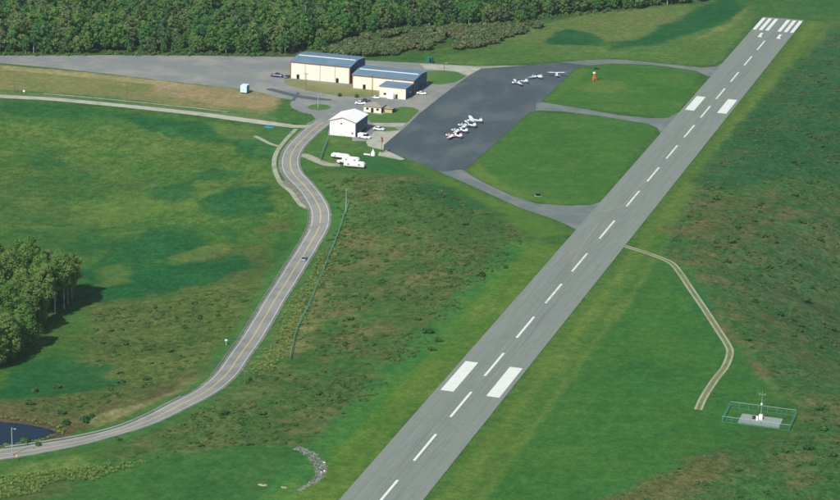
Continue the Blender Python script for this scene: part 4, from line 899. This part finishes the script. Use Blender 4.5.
def by_order(things, make):                  # number look-alikes from the left of the view
    groups = {}
    for t_ in things: groups.setdefault(t_['label'], []).append(t_)
    for lab, ts in groups.items():
        if len(ts) < 2: continue
        ts.sort(key=lambda t_: px_of(t_.location.x, t_.location.y))
        for k_, t_ in enumerate(ts): t_['label'] = make(ordinal(k_), lab)
def place_ord(o_, lab):                      # "slim tree along ..." -> "third slim tree from the left along ..."
    for key in (' along ', ' in ', ' on ', ' within '):
        if key in lab: a_, b_ = lab.split(key, 1); return o_+' '+a_+' from the left'+key+b_
    return o_+' '+lab
px_of = lambda x, y: 420+F*((np.array([x, y, 0])-CAM)@cr)/((np.array([x, y, 0])-CAM)@cw)
def plant_tree(meshes, loc, rz, s, label, group, name='broadleaf_tree', cat='tree', parts=('trunk', 'crown')):
    t = thing(name, label, cat, loc, rz, group); t.scale = s if hasattr(s, '__len__') else (s, s, s)
    for nm, me_ in zip(parts, meshes): link(nm, me_, t)
    return t
def scatter(poly, spacing, rng, jit=.45):
    lo, hi = poly.min(0), poly.max(0); xs = np.arange(lo[0], hi[0], spacing); ys = np.arange(lo[1], hi[1], spacing)
    P = np.stack(np.meshgrid(xs, ys), -1).reshape(-1, 2); P = P+rng.uniform(-jit, jit, P.shape)*spacing
    return P[inside(P, poly)]
def instancer(name, src_mesh, pts, z, scale, rng, kind='stuff', sink=.0, zs=1.):
    """one stuff object: mesh points that carry copies of a small plant through geometry nodes"""
    n_ = len(pts); me_ = bpy.data.meshes.new(name); me_.vertices.add(n_)
    me_.vertices.foreach_set('co', np.column_stack([pts, z-sink]).astype(np.float32).ravel())
    a = me_.attributes.new('size', 'FLOAT_VECTOR', 'POINT'); sv = scale[:, None]*np.column_stack([rng.uniform(.85, 1.2, n_), rng.uniform(.85, 1.2, n_), rng.uniform(.8, 1.15, n_)*zs]); a.data.foreach_set('vector', sv.astype(np.float32).ravel())
    a = me_.attributes.new('turn', 'FLOAT_VECTOR', 'POINT'); a.data.foreach_set('vector', np.column_stack([np.zeros(n_), np.zeros(n_), rng.uniform(0, 6.28, n_)]).astype(np.float32).ravel())
    me_.update(); o = link(name, me_, None, kind)
    srcs = src_mesh if isinstance(src_mesh, (list, tuple)) else [src_mesh]
    ng = bpy.data.node_groups.new(name+'_nodes', 'GeometryNodeTree'); ng.interface.new_socket('Geometry', in_out='INPUT', socket_type='NodeSocketGeometry'); ng.interface.new_socket('Geometry', in_out='OUTPUT', socket_type='NodeSocketGeometry')
    N = ng.nodes; gi = N.new('NodeGroupInput'); go = N.new('NodeGroupOutput'); ip = N.new('GeometryNodeInstanceOnPoints')
    jn = N.new('GeometryNodeJoinGeometry')
    for s_ in srcs:
        so_ = bpy.data.objects.new(name+'_source', s_); oi = N.new('GeometryNodeObjectInfo'); oi.inputs[0].default_value = so_; ng.links.new(oi.outputs['Geometry'], jn.inputs[0])
    sz = N.new('GeometryNodeInputNamedAttribute'); sz.data_type = 'FLOAT_VECTOR'; sz.inputs[0].default_value = 'size'
    tn = N.new('GeometryNodeInputNamedAttribute'); tn.data_type = 'FLOAT_VECTOR'; tn.inputs[0].default_value = 'turn'
    ng.links.new(gi.outputs[0], ip.inputs['Points']); ng.links.new(jn.outputs[0], ip.inputs['Instance']); ng.links.new(sz.outputs[0], ip.inputs['Scale']); ng.links.new(tn.outputs[0], ip.inputs['Rotation']); ng.links.new(ip.outputs[0], go.inputs[0])
    md = o.modifiers.new('scatter', 'NODES'); md.node_group = ng
    return o
# --- the wood along the top of the view
WOOD_PX = [(-90, 53), (0, 54), (120, 53.5), (285, 55), (322, 50), (350, 36), (400, 28), (440, 27), (500, 25), (545, 17), (580, 13), (640, 8), (700, 2), (725, -8), (725, -26), (-90, -26)]
WOOD = at_z(WOOD_PX); FRONT = at_z(WOOD_PX[:13])
rng = np.random.default_rng(21)
P = scatter(WOOD, 5.0, rng, .6); P = P[(fbm(P, 1/22., 3, 64) > .24)]; d = seg_dist(P, FRONT, False)
order = np.argsort(d+rng.uniform(0, 5, len(d))); P = P[order]
kidx = rng.integers(0, len(KIND), len(P)); zz = H(P); size = rng.uniform(.5, 1.22, len(P))*(.8+.45*fbm(P, 1/35., 2, 65))
size *= np.where(seg_dist(P, FRONT, False) < 6, rng.uniform(.55, .95, len(P)), 1)
DESC = {'dense': 'dense green broadleaf tree', 'tall': 'tall green broadleaf tree', 'round': 'round crowned green tree', 'slim': 'slim pale stemmed tree', 'sparse': 'thin pale trunked tree', 'broad': 'broad spreading green tree'}
px_of = lambda x, y: 420+F*((np.array([x, y, 0])-CAM)@cr)/((np.array([x, y, 0])-CAM)@cw)
NI = 270
for i in range(NI):
    u_ = px_of(*P[i]); nm, meshes = KIND[kidx[i]]
    where = 'along the wood edge behind the grey lot' if u_ < 285 else 'along the wood edge behind the two hangars' if u_ < 430 else 'along the wood edge above the pale thicket' if u_ < 540 else 'along the wood edge above the upper field'
    s = float(size[i]); plant_tree(meshes, (P[i][0], P[i][1], zz[i]-.1), random.uniform(0, 6.28), (s, s, s*random.uniform(.9, 1.12)), DESC[nm]+' '+where, 'trees along the edge of the wood')
for k, (nm, meshes) in enumerate(KIND):
    j = np.arange(NI, len(P))[kidx[NI:] == k]
    o = instancer('woodland', list(meshes), P[j], zz[j], size[j], rng, sink=.1)
# understorey shrubs along the forest foot and the pale thicket
def shrub_mesh(seed, mat, n_l=7, per=22, size=.2, h=1.2, w_=.9):
    r_ = np.random.default_rng(seed); lob = [((r_.normal()*w_*.45, r_.normal()*w_*.45, h*(.3+.5*r_.random())), w_*(.4+.25*r_.random())) for _ in range(n_l)]
    return leaf_cloud('foliage', mat, lob, [per]*n_l, size, r_, .7, .6)
SB = [shrub_mesh(30+i, 'leafbrush', 7, 16, .24) for i in range(4)]; SP = [shrub_mesh(40+i, 'leafpale', 9, 26, .26, 1.5, .95) for i in range(2)]; SD = [shrub_mesh(50+i, 'leafdark', 8, 24, .22) for i in range(3)]
SE = [shrub_mesh(60+i, 'leaf', 8, 22, .26, 1.4, .9) for i in range(2)]
def tuft_mesh(seed, n_=26):
    r_ = np.random.default_rng(seed); V = []; S = []
    for _ in range(n_):
        a = r_.uniform(0, 6.28); r0 = r_.uniform(0, .35); h = r_.uniform(.25, .6); l = r_.uniform(.1, .35); b = np.array([r0*math.cos(a), r0*math.sin(a), 0]); tip = b+np.array([l*math.cos(a), l*math.sin(a), h]); sd_ = np.array([-math.sin(a), math.cos(a), 0])*.07
        V += [b-sd_, b+sd_, tip+sd_*.5, tip-sd_*.5]; S += [r_.random()]*4
    me_ = bpy.data.meshes.new('tuft'); me_.from_pydata([tuple(q) for q in V], [], [(4*i, 4*i+1, 4*i+2, 4*i+3) for i in range(n_)]); a = me_.attributes.new('shade', 'FLOAT', 'POINT'); a.data.foreach_set('value', np.array(S, np.float32)); me_.materials.append(M['tuft']); return me_
TU = [tuft_mesh(70+i) for i in range(2)]
THICK = at_z([(318, 56), (350, 42), (400, 32), (460, 29), (520, 26), (548, 22), (540, 30), (505, 38), (488, 46.5), (470, 49), (430, 51), (408, 55), (330, 58)])
PT = scatter(THICK, 2.6, rng, .7); PT = PT[fbm(PT, 1/12., 3, 44) > .42]
j = rng.random(len(PT)) < .5
# the largest thicket shrubs stand alone, the rest is one mass
nt_ = 46; near = np.argsort(PT[:, 1]+rng.uniform(0, 25, len(PT)))[:nt_]; rest = np.setdiff1d(np.arange(len(PT)), near)
for i in near:
    plant_tree([SP[i % 2]], (PT[i][0], PT[i][1], 0), random.uniform(0, 6), random.uniform(1.9, 3.0), 'pale willow shrub in the thicket front behind the long hangar', 'willow shrubs at the thicket front', 'willow_shrub', 'shrub', ('foliage',))
for k in range(2): q = rest[rest % 2 == k]; instancer('willow_thicket', SP[k], PT[q], H(PT[q]), rng.uniform(.6, 2.7, len(q)), rng)
q = at_z([(300, 53), (348, 37), (400, 30), (500, 27), (545, 19), (640, 10), (640, 4), (300, 40)]); PE = scatter(q, 3.2, rng)
foot = np.vstack([scatter(at_z([(-80, 55.4), (285, 56.4), (285, 53), (-80, 51.5)]), 3.4, rng, .8), PE])
for k in range(2): q = foot[k::2]; instancer('undergrowth', SE[k], q, H(q), rng.uniform(.4, 1.4, len(q)), rng)
# --- brush on the slopes
BR = [G([(300, 180), (352, 178), (425, 182), (470, 204), (528, 238), (496, 275), (428, 342), (340, 430), (296, 444), (230, 448), (120, 464), (190, 416), (243, 372), (292, 300), (328, 245), (331, 215), (318, 198)]),
      G([(842, 30), (880, 20), (930, 120), (930, 520), (620, 520), (600, 503), (652, 480), (706, 456), (792, 440), (806, 430), (804, 402), (780, 390), (748, 345), (720, 314), (692, 270), (664, 254), (676, 228), (704, 182), (742, 125), (792, 72)]),
      G([(100, 310), (170, 300), (240, 286), (258, 290), (236, 330), (200, 362), (158, 386), (105, 404), (66, 416), (20, 414), (45, 388), (84, 362), (76, 338)])]
rd = np.vstack([ROAD[::3]])
allb = []
for z_, (poly, sp_) in enumerate(zip(BR, (2.5, 2.9, 3.0))):
    p_ = scatter(poly, sp_, rng, .6); cl = fbm(p_, 1/16., 3, 31+z_)
    p_ = p_[(cl > .45) & (seg_dist(p_, rd, False) > 7.5) & (sdf(p_, POND) > 4)]; allb.append(p_)
PB = np.vstack(allb); sz_ = .35+.75*rng.random(len(PB))**2.2; sz_ *= .7+.6*fbm(PB, 1/25., 2, 77)*1.2
zb = H(PB); w_ = rng.integers(0, 4, len(PB)); green = fbm(PB, 1/20., 3, 55)
for k in range(4): j = (w_ == k); instancer('brush_cover', SB[k], PB[j], zb[j], sz_[j]*.95, rng, sink=.1, zs=.62)
pd = np.vstack([scatter(BR[0], 4.2, rng, .6), scatter(BR[1], 5.0, rng, .6), scatter(BR[2], 5.0, rng, .6)]); pd = pd[(fbm(pd, 1/13., 3, 131) > .57) & (seg_dist(pd, rd, False) > 8) & (sdf(pd, POND) > 5)]
for k in range(3): q = pd[k::3]; instancer('dark_brush', SD[k], q, H(q), .3+.75*rng.random(len(q))**2, rng, sink=.1, zs=.75)
# rough grass tufts over the slopes and the field
FT = [G([(0, 478), (90, 466), (150, 462), (60, 490), (0, 500)]), G([(245, 372), (322, 250), (345, 235), (300, 330), (270, 380)])]
pts = []
for k, poly in enumerate(FT):
    p_ = scatter(poly, (1.2, 1.5)[k], rng, .6); c_ = fbm(p_, 1/12., 3, 90+k); pts.append(p_[(c_ > (.3, .4)[k]) & (seg_dist(p_, rd, False) > 6.5) & (sdf(p_, POND) > 3)])
ring_ = POND.mean(0)+(POND-POND.mean(0))*1.0; sp_ = cat_rom(list(ring_), 1.0); sp_ = np.vstack([sp_+rng.normal(size=sp_.shape)*1.1 for _ in range(3)]); pts.append(sp_[sdf(sp_, POND) > .2])
PTU = np.vstack(pts)
for k in range(2): q = PTU[k::2]; instancer('rough_grass', TU[k], q, H(q), rng.uniform(.7, 1.7, len(q)), rng)
# single dark shrubs that can be picked out
SHR = [(481, 276, 2.4), (428, 333, 2.2), (437, 341, 1.6), (505, 268, 1.5), (418, 320, 1.4), (430, 350, 1.5), (386, 262, 1.6), (382, 283, 1.7), (372, 300, 1.3), (402, 300, 1.5), (350, 320, 1.5), (345, 345, 1.5), (332, 340, 1.2), (365, 340, 1.4), (318, 395, 1.6), (295, 410, 1.5), (262, 415, 1.4), (222, 415, 1.9), (240, 420, 1.4), (340, 400, 1.4), (395, 205, 1.6), (410, 200, 1.5), (365, 195, 1.4), (440, 215, 1.3), (450, 250, 1.3), (465, 225, 1.4),
       (716, 199, 1.9), (810, 137, 1.7), (822, 147, 1.4), (793, 163, 1.6), (790, 178, 1.5), (795, 196, 1.5), (760, 205, 1.6), (738, 228, 1.9), (732, 243, 2.0), (765, 237, 1.7), (775, 243, 1.8), (800, 222, 1.5), (820, 240, 1.7), (833, 262, 1.6), (798, 265, 1.7), (770, 268, 1.8), (755, 302, 1.8), (780, 315, 1.6), (806, 302, 2.0), (820, 348, 1.8), (832, 330, 1.6), (790, 320, 1.5), (823, 430, 2.2), (832, 456, 1.7), (806, 449, 1.7), (812, 465, 1.6), (785, 452, 1.4), (818, 410, 1.5), (700, 215, 1.3), (728, 262, 1.4), (745, 280, 1.4),
       (35, 392, 1.8), (58, 388, 1.5), (28, 404, 1.9), (66, 424, 2.1), (62, 414, 1.7), (86, 421, 2.0), (92, 417, 1.5), (120, 383, 1.6), (145, 380, 1.5), (110, 390, 1.4), (170, 352, 1.5), (200, 318, 1.6), (218, 316, 1.4), (185, 328, 1.4), (25, 444, 2.0), (38, 446, 1.6), (118, 440.5, 1.3), (125, 345, 1.4)]
gp = G([(a, b) for a, b, _ in SHR]); gz = H(gp)
for i, ((a, b, s), p_, z_) in enumerate(zip(SHR, gp, gz)):
    lab = 'dark green shrub on the brushy slope between road and runway' if i < 26 else 'dark green shrub on the brushy slope right of the runway' if i < 57 else 'dark green shrub in the rough ground left of the road'
    plant_tree([SD[i % 3]], (p_[0], p_[1], z_-.1), random.uniform(0, 6), (s*.85, s*.85, s*.72), lab, ('shrubs between road and runway', 'shrubs right of the runway', 'shrubs left of the road')[0 if i < 26 else 1 if i < 57 else 2], 'shrub', 'shrub', ('foliage',))
for a, b, lab in ((339.5, 96.2, 'small dark clipped bush on the dry lawn left of the navy car'), (356.5, 97.3, 'low dark bush on the dry lawn before the long hangar')):
    g = at_z([(a, b)])[0]; plant_tree([SD[0]], (g[0], g[1], .05), 1, 1.3, lab, 'bushes before the hangars', 'shrub', 'shrub', ('foliage',))
# --- the grove at the left edge
GK = [tree_meshes(101, 22, 4.4, .40, 'leafgrove', 'birch', 46, 150, .28), tree_meshes(102, 20, 4.2, .46, 'leafgrove', 'birch', 42, 150, .28), tree_meshes(103, 18.5, 5.4, .14, 'leafgrove', 'bark', 60, 170, .3)]
GR = [(64, 309, 0, 1.0), (55, 313, 1, 1.02), (46, 319, 0, .98), (30, 333, 1, .95), (26, 348, 2, .9), (8, 360, 2, .95), (-10, 368, 2, .95), (12, 340, 0, .95), (42, 303, 2, 1.05), (60, 297, 2, .95), (72, 300, 1, .92), (22, 316, 2, 1.0), (2, 325, 2, 1.0), (-14, 345, 0, 1.0), (-18, 322, 2, 1.0), (30, 295, 0, 1.05), (8, 300, 2, 1.05), (-6, 290, 1, 1.0), (48, 288, 2, .85), (18, 352, 2, .75), (0, 348, 2, .85), (36, 326, 2, .8), (14, 326, 2, .95), (36, 312, 2, .95), (-4, 308, 2, 1.05), (20, 282, 2, .95), (56, 302, 0, .9), (68, 304, 1, .85)]
gp = G([q[:2] for q in GR]); gz = H(gp); GLAB = ['foremost pale trunked birch at the right tip of the left grove', 'pale trunked birch second from the right tip of the left grove', 'leaning birch third from the right tip of the left grove', 'birch with thin pale trunk at the lower front of the left grove', 'leafy tree at the lower front of the left grove beside the thin birch']
for i, (q, p_, z_) in enumerate(zip(GR, gp, gz)):
    plant_tree(GK[q[2]], (p_[0], p_[1], z_-.2), random.uniform(0, 6), q[3], GLAB[i] if i < len(GLAB) else 'green spring tree within the grove at the left edge', 'trees of the left grove', 'birch_tree' if q[2] < 2 else 'broadleaf_tree', 'tree')
# a few small trees by the pond
by_order([o_ for o_ in COL.objects if o_.get('group') in ('trees along the edge of the wood', 'willow shrubs at the thicket front', 'trees of the left grove', 'shrubs between road and runway', 'shrubs right of the runway', 'shrubs left of the road')], place_ord)
# --- stones of the drainage channel, burrows
CH = cat_rom(G([(296, 448.5), (305, 451.5), (313, 457), (319, 464), (321, 471), (318, 479), (309, 485), (299, 491)]), .5)
m = MB(); big = []
def rock(m, c, r):
    a = [Vector((random.uniform(.7, 1.2)*x, random.uniform(.7, 1.2)*y, random.uniform(.7, 1.1)*z))*r+Vector(c) for x, y, z in ((1, 0, 0), (.3, .9, .1), (-.8, .5, 0), (-.7, -.6, .1), (.4, -.9, 0), (.5, .1, .7), (-.4, .3, .75), (-.1, -.5, .7))]
    m.add(a, [(0, 1, 5), (1, 6, 5), (1, 2, 6), (2, 7, 6), (2, 3, 7), (3, 4, 7), (4, 5, 7), (4, 0, 5), (5, 6, 7)])
NC = normals(CH)
for i in range(0, len(CH)):
    wch = .6+1.3*math.sin(math.pi*min(1, .15+i/len(CH)))
    for k in range(9):
        q = CH[i]+NC[i]*random.uniform(-wch, wch)+np.array([random.uniform(-.3, .3)]*2); rock(m, (q[0], q[1], Hs(*q)+random.uniform(-.05, .15)), random.uniform(.16, .42))
o = m.build('stone_channel', 'stone', None, kind='stuff')
for (a, b, r) in ((324, 463.5, .55), (324.5, 472, .5), (321, 473, .4)):
    g = G1(a, b); mm = MB(); rock(mm, (0, 0, .2), r); rock(mm, (r*.5, .2, .1), r*.6); o = mm.build('boulder', 'stonewhite'); o.location = g
    tag(o, {324: 'white boulder at the upper bend of the stone channel', 324.5: 'white boulder at the lower bend of the stone channel', 321: 'smaller white boulder at the inner bend of the stone channel'}[a], 'boulder', 'white boulders in the stone channel')
for i, (a, b, s) in enumerate(((263, 485, 1.2), (284, 487.5, .85))):
    g = G1(a, b); t = thing('soil_mound', ('larger' if i == 0 else 'smaller')+' sandy mound with a dark hole in the lower left grass', 'mound', g, 0, 'burrow mounds'); rs = []
    for r, z in ((1, -.05), (.7, .12), (.4, .3), (.22, .22), (.18, .02)): rs.append([(s*r*1.3*math.cos(k*math.pi/6)*random.uniform(.85, 1.15), s*r*.8*math.sin(k*math.pi/6)*random.uniform(.85, 1.15), z*s*.6) for k in range(12)])
    MB().rings(rs, False).build('mound', 'sand', t); MB().tube((0, 0, -.1), (0, 0, .16*s), .42*s, .34*s, 10).build('hole', 'black', t)

# ------------------------------------------------------------------ the air between
hz = MB().box(-7600, 7600, -8600, 8600, -75, 330).mesh('haze', None)
hm = bpy.data.materials.new('thin_haze'); hm.use_nodes = True; ht = hm.node_tree; ht.nodes.clear()
pv = ht.nodes.new('ShaderNodeVolumePrincipled'); pv.inputs['Color'].default_value = (.80, .93, 1, 1); pv.inputs['Density'].default_value = .000045; pv.inputs['Anisotropy'].default_value = .1
ho = ht.nodes.new('ShaderNodeOutputMaterial'); ht.links.new(pv.outputs[0], ho.inputs['Volume']); hz.materials.append(hm)
link('haze', hz, None, 'stuff')
